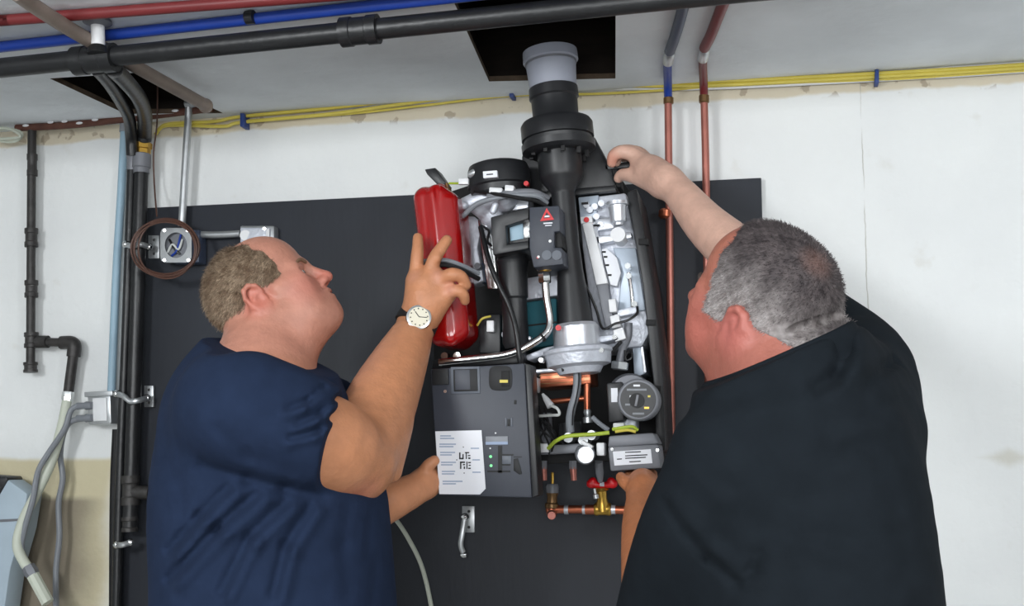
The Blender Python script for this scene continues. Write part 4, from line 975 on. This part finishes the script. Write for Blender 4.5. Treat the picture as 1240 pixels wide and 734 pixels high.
def hair_obj(parent, fr, region, thick, colfn, nstr, length, flow, extra=None, h=.0026):
    """short hair: a shell following the skull plus thin strands; region(L) is negative where hair grows"""
    sc = fr[2]; c = W(fr, (-.0, 0, .03)); F = Field(c - .15 * sc, c + .15 * sc, h); head(F, fr, 1, False)
    if extra: extra(F)
    X, Y, Z = np.meshgrid(*F.ax, indexing='ij'); pts = np.stack([X, Y, Z], -1).reshape(-1, 3); near = (np.abs(F.f.reshape(-1)) < .05)
    g = np.full(len(pts), .05); g[near] = region(Lc(fr, pts[near]))
    g = g.reshape(F.f.shape); th = thick * np.clip(-g / .022, 0, 1) ** .6
    if extra:                                      # cropped close along the skin fold
        dm = np.min([np.sqrt((X - g[0]) ** 2 + (Y - g[1]) ** 2 + (Z - g[2]) ** 2) for g in FOLD + [(a_ + b_) / 2 for a_, b_ in zip(FOLD, FOLD[1:])]], axis=0)
        th = th * np.clip((dm - .008) / .014, .08, 1)
    F.f = np.maximum(F.f - th - .0006, g * .7).astype(np.float32)
    V, Q = F.mesh(); N = vnormals(V, Q); L = Lc(fr, V)
    col = colfn(L)
    out = np.array(region(L)) < -.001
    # keep only vertices on the outer side for strands
    cand = np.where(out)[0]
    if extra: cand = cand[np.min([np.linalg.norm(V[cand] - g, axis=1) for g in FOLD], axis=0) > .013]
    pick = rng.choice(cand, nstr)
    jit = rng.normal(0, .0012, (nstr, 3)); B = V[pick] + jit; n = N[pick]
    fl = flow(L[pick]) @ fr[1].T
    fl = fl - n * (fl * n).sum(1)[:, None]; d = n * .55 + fl / (np.linalg.norm(fl, axis=1)[:, None] + 1e-9) + rng.normal(0, .35, (nstr, 3)); d /= np.linalg.norm(d, axis=1)[:, None]
    ln = length * rng.uniform(.5, 1.15, nstr)[:, None]; side = np.cross(d, n); side /= np.linalg.norm(side, axis=1)[:, None] + 1e-9
    wd = .00045
    A = np.stack([B - side * wd, B + side * wd, B + d * ln + side * wd * .3, B + d * ln - side * wd * .3], 1).reshape(-1, 3)
    c2 = col[pick] * rng.uniform(.55, 1.45, nstr)[:, None]
    V2 = np.concatenate([V, A]); Q2 = np.concatenate([Q, len(V) + np.arange(nstr * 4).reshape(-1, 4)])
    C2 = np.concatenate([col, np.repeat(c2, 4, 0)])
    off = np.array(parent_origin(parent))
    return link('hair', np_mesh('hair', V2 - off, Q2, C2), 'hair', parent)
def sm(a, b, x): t = np.clip((x - a) / (b - a), 0, 1); return t * t * (3 - 2 * t)
def wig(L, s, f): return np.sin(L[:, 0] * f + s) * np.sin(L[:, 1] * f * 1.3 + 2 * s) * np.sin(L[:, 2] * f * .9 + 3 * s)
def eyes(parent, fr):
    for s in (-1, 1):
        c = W(fr, (.0805, s * .033, .0012)); e = MB().ball(c, .0118 * fr[2], n=16).build('eye', 'eye_white', parent)
        f = fr[1][:, 0]; MB().lathe(c + f * .0095 * fr[2], c + f * .0124 * fr[2], [(0, .006 * fr[2]), (.6, .0056 * fr[2]), (1, .002 * fr[2])], 16).build('iris', 'iris', e)
def legs(parent, hip, fx, fyv, zt):
    """trousers and shoes below the frame"""
    hip = np.array(hip); f = np.array([fx, fyv, 0.0]); l = np.array([-fyv, fx, 0.0])
    F = Field((hip[0] - .32, hip[1] - .32, .05), (hip[0] + .32, hip[1] + .32, zt + .06), .012)
    top = np.array([hip[0], hip[1], zt])
    F.cone(top - l * .05, top + l * .05, .165, .165, .05); F.cone(top - (0, 0, .12) - l * .05, top - (0, 0, .12) + l * .05, .165, .165, .05)
    for s in (-1, 1):
        F.cone(top + l * s * .085 - (0, 0, .14), np.array([hip[0], hip[1], .5]) + l * s * .12, .105, .075, .03)
        F.cone(np.array([hip[0], hip[1], .5]) + l * s * .12, np.array([hip[0], hip[1], .1]) + l * s * .14, .075, .06, .03)
    F.plane_cut((0, 0, zt), (0, 0, 1)); F.plane_cut((0, 0, .07), (0, 0, -1))
    field_obj(F, 'trousers', 'trousers', parent)
    for s in (-1, 1):
        b = np.array([hip[0], hip[1], 0.0]) + l * s * .14
        G = Field(b - (.3, .3, .0) - (0, 0, .02), b + (.3, .3, .16), .008)
        G.cone(b - f * .05 + (0, 0, .045), b + f * .15 + (0, 0, .035), .045, .04, .02); G.cone(b - f * .03 + (0, 0, .06), b - f * .02 + (0, 0, .11), .05, .048, .03)
        G.plane_cut((0, 0, 0.001), (0, 0, -1)); field_obj(G, 'shoe', 'shoe', parent)

# ------------------------------------------------------------------ man on the left
hipA = P(322, 735, -.66)
pa = thing('person', 'balding man in a navy t-shirt and wristwatch reaching up with raised hand on red tank', 'person', (hipA[0], hipA[1], 0))
frA = frame(P(327, 364.8, -.60), (math.cos(.25), math.sin(.25)), 37, 0, .88)
lo = np.minimum(P(175, 760, -.95), P(175, 760, -.25)); hi = np.maximum(P(590, 265, -.25), P(590, 265, -.95))
B = Field((lo[0], -.95, .98), (hi[0], -.24, P(300, 270, -.62)[2] + .03), .0034)
head(B, frA, 1, True, .98)
B.chain_px([(336, 390, -.585, 42), (322, 430, -.62, 56), (318, 470, -.65, 66)], .03)
B.chain_px([(378, 388, -.6, 24), (346, 440, -.61, 28), (336, 480, -.63, 40)], .03)
B.chain_px([(318, 540, -.66, 100), (326, 640, -.66, 112), (326, 800, -.66, 115)], .03)
B.chain_px([(305, 500, -.82, 55), (395, 537, -.74, 58), (424, 558, -.67, 48)], .03)                 # right upper arm
B.chain_px([(430, 556, -.66, 48), (444, 530, -.61, 47), (464, 482, -.53, 43), (488, 430, -.45, 32), (501, 402, -.40, 24), (506, 388, -.385, 22)], .02)
B.chain_px([(412, 572, -.68, 28), (440, 574, -.65, 24)], .03)
B.chain_px([(478, 575, -.6, 8), (470, 520, -.57, 22)], .03)
# right hand spread on the tank, seen from the back
hy = -.405
B.chain_px([(506, 388, -.388, 22), (512, 366, hy, 22), (514, 345, hy, 20)], .015)
B.chain_px([(508, 372, hy, 16), (503, 340, hy, 11)], .015); B.chain_px([(520, 376, hy, 18), (545, 352, hy, 11)], .02); B.chain_px([(516, 360, hy - .003, 16), (528, 336, hy - .002, 12)], .02)
B.chain_px([(503, 340, hy - .004, 9), (505, 313, hy - .004, 8), (506, 300, hy, 7.2), (506, 288, hy + .008, 6.2)], .006)          # index
B.chain_px([(518, 337, hy - .006, 9), (526, 314, hy - .010, 8.4), (534, 301, hy - .006, 7.4), (541, 291, hy + .002, 6.6)], .006)   # middle
B.chain_px([(532, 339, hy - .008, 9), (547, 333, hy - .016, 8.4), (558, 335, hy - .010, 7.6), (564, 345, hy + .004, 6.8)], .006)   # ring
B.chain_px([(541, 356, hy - .006, 8), (553, 352, hy - .012, 7.4), (561, 357, hy - .006, 6.8), (563, 364, hy + .004, 6)], .006)     # little finger
B.chain_px([(501, 368, -.385, 11), (500, 346, -.35, 9), (504, 326, -.33, 7.5), (508, 314, -.325, 6.5)], .006)            # thumb round the tank's far side
for a, b in (((504, 336), (504, 330)), ((528, 312), (525, 318)), ((547, 331), (542, 335))):
    B.ell(P(*a, hy - .018), np.array([.009, .006, .009]), None, .006)
# left arm low to the control box
B.chain_px([(385, 520, -.45, 50), (402, 620, -.5, 40), (430, 625, -.5, 30)], .03)
B.chain_px([(430, 624, -.5, 31), (470, 608, -.47, 25), (500, 594, -.425, 20), (515, 585, -.40, 18)], .02)
B.chain_px([(515, 585, -.40, 18), (524, 577, -.375, 17)], .012)
for i in range(4): B.chain_px([(523, 570 + 6 * i, -.375, 8), (535, 566 + 7 * i, -.345, 7.5), (546, 567 + 7 * i, -.335, 6.5)], .005)
B.chain_px([(513, 574, -.41, 9), (519, 564, -.415, 8), (526, 558, -.414, 6.5)], .006)
B.f = np.maximum(B.f, (.99 - B.ax[2])[None, None, :].astype(np.float32))
def colA(V):
    L = Lc(frA, V); n = len(V); col = np.tile(np.array(lin((180, 125, 106))), (n, 1))
    wt_ = sm(.13, .26, np.linalg.norm(V - frA[0], axis=1))[:, None]; col = col * (1 - wt_) + np.array(lin((190, 130, 94))) * wt_
    for c, r, rgb, a in (((.125, 0, -.03), .035, (190, 106, 92), .6), ((.07, -.05, -.03), .045, (184, 112, 98), .6), ((.105, 0, -.056), .012, (176, 100, 92), .7), ((.102, 0, -.067), .012, (182, 104, 96), .7), ((-.015, -.085, 0), .04, (190, 108, 92), .7), ((.01, 0, -.13), .08, (182, 118, 94), .5), ((.02, 0, .125), .06, (214, 156, 134), .5)):
        col = blob(col, V, W(frA, c), r * 1.05, rgb, a)
    col = blob(col, V, P(425, 590, -.7), .06, (186, 112, 88), .7)
    for kx, ky in ((530, 336), (545, 350), (505, 338)): col = blob(col, V, P(kx, ky, -.42), .02, (200, 142, 120), .7)
    return col
def relaxA(V):
    hand = (V[:, 0] > P(470, 400, -.4)[0]) & (V[:, 2] > P(510, 402, -.4)[2])
    low = (V[:, 1] > -.435) & (V[:, 2] < 1.5) & (V[:, 0] > P(490, 600, -.4)[0])
    return ((np.linalg.norm(V - frA[0], axis=1) > .15) & ~hand & ~low).astype(float)
bodyA, _, _ = field_obj(B, 'body', 'skin', pa, colA, relaxA)
eyes(pa, frA)
EB = Field(W(frA, (.08, 0, .02)) - .09, W(frA, (.08, 0, .02)) + .09, .002)
for s in (-1, 1): EB.chain([(W(frA, (.104, s * .016, .019)), .0032), (W(frA, (.099, s * .034, .026)), .0036), (W(frA, (.085, s * .054, .02)), .0022)], .004)
field_obj(EB, 'eyebrows', 'hair', pa, lambda V: np.tile(np.array(lin((120, 92, 72))), (len(V), 1)))
def regA(L):
    a = np.abs(L[:, 1]); w1 = .002 * np.sin(L[:, 2] * 190) + .002 * np.sin(L[:, 0] * 150 + a * 90)
    front = L[:, 0] - (.053 - .42 * np.clip(L[:, 2] - .06, 0, 1) - .9 * np.clip(L[:, 2] - .106, 0, 1) + w1) + .25 * np.clip(.02 - L[:, 2], 0, 1)
    low = np.where(L[:, 0] > -.004, .014, np.where(L[:, 0] > -.045, -.010 + (L[:, 0] + .045) * .58, -.010 + (L[:, 0] + .045) * -.1)) - L[:, 2]
    ear = .024 - np.sqrt((L[:, 0] + .012) ** 2 + (L[:, 2] - .004) ** 2 * .7)
    return np.maximum.reduce([front, low + w1, ear])
def hcA(L):
    t = np.clip(.5 + .5 * wig(L, 1.0, 90) + .6 * wig(L, 2.0, 260), 0, 1)[:, None]
    return np.array(lin((112, 91, 73))) * (1 - t) + np.array(lin((158, 138, 116))) * t
hair_obj(pa, frA, regA, .005, hcA, 34000, .009, lambda L: np.tile(np.array([-.9, 0, -.45]), (len(L), 1)))

# navy t-shirt
SF = Field((P(165, 600, -.45)[0], -1.02, .95), (P(500, 600, -.95)[0], -.3, P(300, 395, -.62)[2]), .0042)
SF.chain_px([(312, 530, -.66, 118), (320, 610, -.66, 136), (326, 700, -.66, 140), (328, 800, -.66, 142), (328, 960, -.66, 132)], .05)
SF.chain_px([(286, 482, -.68, 70), (316, 470, -.64, 70)], .05)
SF.chain_px([(316, 415, -.63, 62), (318, 470, -.65, 76)], .05)
SF.chain_px([(286, 492, -.80, 74), (330, 512, -.80, 70)], .05)
SF.chain_px([(340, 486, -.55, 50), (392, 513, -.44, 52)], .05)
SF.chain_px([(392, 513, -.44, 52), (405, 590, -.48, 56), (420, 610, -.5, 46)], .04)
SF.chain_px([(380, 620, -.6, 82), (392, 720, -.6, 78), (395, 800, -.6, 78), (385, 940, -.62, 70)], .06)                        # belly
Pc, Pd = P(270, 412, -.63), P(374, 444, -.63); d_ = Pd - Pc; v_ = Pc - CAM; v_ /= np.linalg.norm(v_); v2 = v_ + np.array([0, 0, .12])
nn = np.cross(v2, d_); nn = nn / np.linalg.norm(nn); nn = nn if nn[2] > 0 else -nn
SF.plane_cut(Pc, nn)
SL = [(300, 497, -.83, 72), (360, 520, -.79, 70), (398, 537, -.745, 63), (440, 555, -.70, 60)]
S2 = Field(SF.lo, SF.lo + SF.h, SF.h); S2.ax = SF.ax; S2.f = np.full(SF.f.shape, 1.0, np.float32); S2.chain_px(SL, .03)
hc = P(398, 537, -.745); hv = P(425, 548, -.70) - P(370, 526, -.77); hv /= np.linalg.norm(hv)
e0, e1 = P(413, 474, -.76), P(385, 599, -.76); hc = (e0 + e1) / 2; vd = hc - CAM; hn = np.cross(e1 - e0, vd / np.linalg.norm(vd) + np.array([.12, 0, 0])); hn /= np.linalg.norm(hn); hn = hn if hn @ hv > 0 else -hn
S2.plane_cut(hc, hn)
kk = .02; hh = np.maximum(kk - np.abs(SF.f - S2.f), 0) / kk; SF.f = (np.minimum(SF.f, S2.f) - hh * hh * kk * .25).astype(np.float32)
# folds: the armpit line and the drapes under it
def cr(pts, amp, wid, y=-.82): SF.crease([(a, b, y) for a, b in pts], amp, wid)
cr([(245, 566), (300, 580), (345, 592), (388, 602)], .008, .011)
for pts in ([(275, 590), (240, 625), (205, 665)], [(310, 598), (262, 640), (205, 700)], [(345, 608), (300, 650), (268, 715)], [(375, 612), (345, 660), (330, 720)]):
    cr(pts, .009, .008); cr([(a + 12, b + 9) for a, b in pts], -.008, .010)
for pts in ([(408, 482), (388, 500), (362, 512)], [(392, 470), (372, 486), (350, 494)], [(402, 505), (385, 522), (352, 530)]): cr(pts, .007, .006); cr([(a - 2, b + 8) for a, b in pts], -.006, .007)
for pts in ([(200, 560), (220, 600), (222, 650)], [(265, 520), (300, 552), (350, 570)], [(420, 615), (415, 660), (420, 720)], [(440, 620), (446, 670), (450, 720)]): cr(pts, .0035, .012)
SF.f = np.maximum(SF.f, (.962 - SF.ax[2])[None, None, :].astype(np.float32))
shA, _, _ = field_obj(SF, 't_shirt', 'navy_shirt', pa)
legs(pa, hipA, math.cos(.4), math.sin(.4), .985)
# crew neck rib
ct = (Pc + Pd) / 2; u1 = d_ / np.linalg.norm(d_); u2 = np.cross(nn, u1); ra_ = np.linalg.norm(d_) / 2
ring = [ct + u1 * (ra_ * 1.0) * math.cos(a_) + u2 * ra_ * .92 * math.sin(a_) - nn * .006 for a_ in np.linspace(0, 2 * math.pi, 33)[:-1]]
MB().tube(ring, .0065, 8, 2, True).build('neck_rib', 'navy_shirt', shA)
# wristwatch
wp0, wp1 = P(499, 402, -.40), P(511, 378, -.386); wa = wp1 - wp0; wl = np.linalg.norm(wa); wu = wa / wl; wc = P(505, 390, -.394); sw = S(505, 390, -.4)
wt_ = MB().lathe(wc - wu * .0095, wc + wu * .0095, [(0, 23.0 * sw), (0, 26.4 * sw), (1, 25.6 * sw), (1, 22.5 * sw)], 32, False).build('wristwatch', 'black_matte', pa)
vw = CAM - wc; vw /= np.linalg.norm(vw); vw = vw + np.array([.05, 0, .1]); vw = vw - wu * (vw @ wu) * .8; vw /= np.linalg.norm(vw)
fc = wc + vw * 30 * sw + np.array([-.003, 0, -.004])
MB().lathe(fc, fc + vw * .009, [(0, 14 * sw), (.3, 15.4 * sw), (.9, 14.8 * sw), (1, 12.6 * sw)], 36).build('watch_case', 'chrome', wt_)
MB().lathe(fc + vw * .0091, fc + vw * .0097, [(0, 12.4 * sw), (1, 12.2 * sw)], 36).build('watch_face', 'watch_face', wt_)
w1 = np.cross(vw, wu); w1 /= np.linalg.norm(w1); w2 = np.cross(w1, vw)
for k in range(12):
    a_ = 2 * math.pi * k / 12; c_ = fc + vw * .0098 + (w1 * math.cos(a_) + w2 * math.sin(a_)) * 10.2 * sw
    MB().lathe(c_, c_ + vw * .0004, [(0, .0013), (1, .0013)], 8).build('hour_mark', 'ink_black', wt_)
for a_, ln_ in ((.5, 8), (2.75, 9.5)):
    dd = w1 * math.cos(a_) + w2 * math.sin(a_); MB().cyl(fc + vw * .0103, fc + vw * .0103 + dd * ln_ * sw, .0007, n=6).build('watch_hand', 'ink_black', wt_)

# ------------------------------------------------------------------ man on the right
hipB = P(985, 740, -.9)
pb = thing('person', 'grey-haired man in dark polo shirt seen from behind, one arm raised to boiler top', 'person', (hipB[0], hipB[1], 0))
th_ = math.radians(42)
frB = frame(P(922.3, 379.3, -.85), (-math.cos(.479), math.sin(.479)), 29.5, -18.2, .94)
D = Field((P(725, 600, -.3)[0], -1.12, .98), (P(1110, 600, -.9)[0], -.16, P(900, 255, -.85)[2] + .02), .0036)
D2hi = P(800, 165, -.25)[2] + .02
D = Field((P(725, 600, -.3)[0], -1.1, .98), (P(1110, 600, -.9)[0], -.16, max(D2hi, P(900, 250, -.85)[2])), .0036)
head(D, frB, 0)
def neckB(F):
    F.chain_px([(936, 420, -.85, 60), (950, 455, -.87, 78), (960, 500, -.88, 92)], .04)
    if not FOLD:
        FOLD.extend([surface(F, a, b) for a, b in ((946, 403), (960, 400), (976, 396), (992, 391), (1006, 386), (1016, 382))])
    dn = np.array([0, 0, -1.0]); tow = lambda g, d: g + (CAM - g) / np.linalg.norm(CAM - g) * d
    F.chain([(tow(g, -.008) + dn * .019, r) for g, r in zip(FOLD, (.008, .013, .016, .017, .016, .014))], .012)
    F.chain([(tow(g, -.005), r) for g, r in zip(FOLD, (.004, .0085, .0105, .011, .0105, .009))], .003, True)
FOLD = []
def surface(F, px, py):
    """first point of a body met from the camera, used to lay a skin fold on it"""
    a = P(px, py, -1.2); b = P(px, py, -.6); t = np.linspace(0, 1, 1200)[:, None]; q = a + (b - a) * t
    k = np.clip(np.round((q - F.lo) / F.h).astype(int), 0, np.array(F.f.shape) - 1); m = F.f[k[:, 0], k[:, 1], k[:, 2]] < 0
    return q[np.argmax(m)] if m.any() else P(px, py, -.9)
neckB(D)
D.chain_px([(900, 425, -.83, 26), (904, 475, -.84, 38)], .04)
D.chain_px([(972, 560, -.88, 118), (985, 800, -.88, 128)], .04)
D.chain_px([(1038, 432, -.72, 42), (985, 388, -.62, 38), (935, 345, -.52, 36)], .03)
D.chain_px([(935, 345, -.52, 36), (895, 308, -.46, 33), (855, 272, -.40, 27), (825, 236, -.34, 21), (808, 220, -.315, 18.5)], .02)
D.chain_px([(808, 220, -.315, 18.5), (792, 208, -.285, 19), (780, 202, -.262, 17)], .02)
D.chain_px([(800, 224, -.30, 14), (784, 214, -.275, 14)], .02)
D.chain_px([(778, 198, -.265, 11), (766, 187, -.262, 9.5), (752, 184, -.262, 8.4), (743, 189, -.258, 7.4), (741, 197, -.25, 6.2)], .006)
D.chain_px([(780, 196, -.245, 10), (770, 186, -.238, 9), (756, 183, -.236, 8), (748, 188, -.232, 7.2), (746, 196, -.23, 6.2)], .006)
D.chain_px([(784, 196, -.225, 9), (774, 186, -.216, 8.4), (762, 184, -.212, 7.6), (755, 190, -.208, 6.6)], .006)
D.chain_px([(788, 199, -.21, 8), (780, 190, -.20, 7.2), (770, 188, -.195, 6.6), (764, 194, -.19, 5.8)], .006)
D.chain_px([(790, 220, -.285, 11), (774, 216, -.275, 9.4), (762, 212, -.262, 8.4), (753, 212, -.25, 7.2), (749, 216, -.245, 6)], .006)
# near arm under the boiler
D.chain_px([(872, 570, -.98, 52), (825, 680, -.86, 44), (795, 765, -.74, 40)], .03)
D.chain_px([(795, 765, -.74, 40), (784, 700, -.62, 32), (778, 640, -.5, 25.5), (778, 605, -.42, 20), (779, 594, -.40, 18)], .02)
D.chain_px([(779, 594, -.40, 18), (778, 585, -.375, 18)], .015)
for i in range(4): D.chain_px([(766 + 7 * i, 584, -.37, 8), (762 + 9 * i, 579, -.335, 7.5), (762 + 9 * i, 576, -.30, 7), (763 + 9 * i, 574, -.28, 6)], .005)
D.chain_px([(768, 592, -.395, 9), (757, 584, -.385, 8), (752, 578, -.37, 6.5)], .006)
D.f = np.maximum(D.f, (.99 - D.ax[2])[None, None, :].astype(np.float32))
def colB(V):
    L = Lc(frB, V); n = len(V); col = np.tile(np.array(lin((208, 168, 150))), (n, 1))
    wt_ = sm(.17, .30, np.linalg.norm(V - frB[0], axis=1))[:, None]; col = np.array(lin((162, 98, 84))) * (1 - wt_) + col * wt_
    lo_ = (V[:, 2] < P(770, 560, -.4)[2]) & (wt_[:, 0] > .5); col[lo_] = lin((184, 118, 80))
    for c, r, rgb, a in (((.05, .06, -.03), .05, (182, 102, 90), .6), ((-.015, .085, 0), .045, (186, 106, 98), .7), ((.07, .03, .07), .06, (184, 116, 92), .5), ((-.02, .04, -.11), .06, (178, 98, 76), .6)):
        col = blob(col, V, W(frB, c), r * 1.1, rgb, a)
    col = blob(col, V, P(741, 192, -.26), .025, (214, 140, 118), .6)
    return col
field_obj(D, 'body', 'skin', pb, colB, lambda V: ((np.linalg.norm(V - frB[0], axis=1) > .15) & ~((V[:, 1] > -.3) | ((V[:, 1] > -.42) & (V[:, 2] < 1.5)))).astype(float))
eyes(pb, frB)
EB = Field(W(frB, (.08, 0, .02)) - .09, W(frB, (.08, 0, .02)) + .09, .002)
for s in (-1, 1): EB.chain([(W(frB, (.104, s * .016, .019)), .0032), (W(frB, (.099, s * .034, .026)), .0036), (W(frB, (.085, s * .054, .02)), .0022)], .004)
field_obj(EB, 'eyebrows', 'hair', pb, lambda V: np.tile(np.array(lin((70, 62, 58))), (len(V), 1)))
def regB(L):
    a = np.abs(L[:, 1]); w1 = .002 * np.sin(L[:, 2] * 200 + a * 60)
    front = L[:, 0] - (.054 - .35 * np.clip(L[:, 2] - .095, 0, 1) + .5 * np.clip(.05 - a, 0, 1) + w1)
    q0, q1 = P(900, 392, -.9), P(962, 424, -.9); nn_ = np.cross(q1 - q0, q0 - CAM); nn_ /= np.linalg.norm(nn_); nn_ = nn_ if nn_[2] < 0 else -nn_
    below = ((frB[0] + (L * frB[2]) @ frB[1].T) - q0) @ nn_ / frB[2]
    low = np.where(L[:, 0] > .004, -.002 - L[:, 2], below)
    ear = .026 - np.sqrt((L[:, 0] + .014) ** 2 + (L[:, 2] - .001) ** 2 * .62)
    return np.maximum.reduce([front, low + w1, ear])
def hcB(L):
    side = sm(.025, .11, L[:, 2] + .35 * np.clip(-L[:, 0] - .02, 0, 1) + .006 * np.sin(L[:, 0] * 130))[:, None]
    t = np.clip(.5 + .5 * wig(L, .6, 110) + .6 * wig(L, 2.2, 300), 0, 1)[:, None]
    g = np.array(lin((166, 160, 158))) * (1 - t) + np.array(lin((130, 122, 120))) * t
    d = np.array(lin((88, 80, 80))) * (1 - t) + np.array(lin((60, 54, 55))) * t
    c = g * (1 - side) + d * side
    thin = np.clip(1 - np.linalg.norm((L - np.array([-.06, .01, .105])) / np.array([.035, .03, .03]), axis=1), 0, 1)[:, None] * .7
    return c * (1 - thin) + np.array(lin((150, 112, 100))) * thin
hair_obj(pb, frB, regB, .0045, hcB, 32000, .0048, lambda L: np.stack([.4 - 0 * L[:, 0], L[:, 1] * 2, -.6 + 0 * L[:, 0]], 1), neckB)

# dark polo shirt
TF = Field((P(735, 650, -.5)[0], -1.2, .95), (P(1150, 700, -.8)[0] + .02, -.48, P(1040, 340, -.7)[2]), .0044)
TF.chain_px([(968, 548, -.88, 136), (978, 620, -.88, 144), (985, 800, -.88, 156), (985, 1000, -.88, 146)], .05)
TF.chain_px([(893, 548, -.96, 70), (940, 500, -.93, 80), (1010, 470, -.85, 72), (1050, 470, -.78, 52)], .05)
TF.chain_px([(900, 482, -.87, 50), (950, 446, -.87, 76), (960, 500, -.88, 100)], .04)
Qa, Qb = P(858, 465, -.86), P(1018, 396, -.86); d_ = Qb - Qa; v_ = Qa - CAM; v_ /= np.linalg.norm(v_); v2 = v_ + np.array([0, 0, .05])
nb = np.cross(v2, d_); nb /= np.linalg.norm(nb); nb = nb if nb[2] > 0 else -nb
TF.plane_cut(Qa, nb)
TF.chain_px([(1030, 440, -.74, 56), (1036, 428, -.71, 52), (990, 392, -.63, 48), (955, 362, -.56, 45)], .035)
TF.chain_px([(1060, 450, -.76, 36), (1055, 520, -.82, 60)], .05)
TF.chain_px([(882, 568, -.975, 68), (850, 630, -.94, 70), (822, 690, -.88, 63), (798, 770, -.78, 58)], .035)
def cr2(pts, amp, wid, y=-1.0): TF.crease([(a, b, y) for a, b in pts], amp, wid)
cr2([(803, 606), (830, 645), (858, 678), (893, 706)], .005, .006); cr2([(812, 602), (842, 640), (872, 672), (905, 700)], -.004, .012)
cr2([(893, 706), (912, 690), (918, 672)], .006, .009)
cr2([(1020, 392), (1024, 425), (1012, 455), (988, 472)], .010, .010); cr2([(1046, 400), (1040, 440), (1020, 470)], -.006, .014)
cr2([(1090, 434), (1070, 445), (1048, 470)], .006, .010)
for pts in ([(830, 505), (880, 485), (930, 478), (985, 470)], [(980, 560), (1040, 545), (1095, 550)], [(960, 640), (1010, 655), (1090, 650)], [(1000, 520), (1050, 500), (1085, 490)], [(1060, 560), (1080, 620), (1100, 700)], [(840, 560), (880, 590), (900, 640)]): cr2(pts, .003, .014); cr2([(a, b + 14) for a, b in pts], -.003, .014)
TF.f = np.maximum(TF.f, (.962 - TF.ax[2])[None, None, :].astype(np.float32))
shB, _, _ = field_obj(TF, 'polo_shirt', 'dark_shirt', pb)
# fold-down collar
CF = Field(P(935, 450, -.86) - .19, P(935, 450, -.86) + .19, .0034)
CF.chain_px([(902, 468, -.865, 52), (950, 436, -.868, 82), (962, 460, -.87, 100)], .04)
CF.plane_cut(Qa + nb * .004, nb); CF.plane_cut(Qa - nb * .040, -nb)
field_obj(CF, 'collar', 'dark_shirt', shB)
legs(pb, hipB, -math.cos(th_), math.sin(th_), .985)
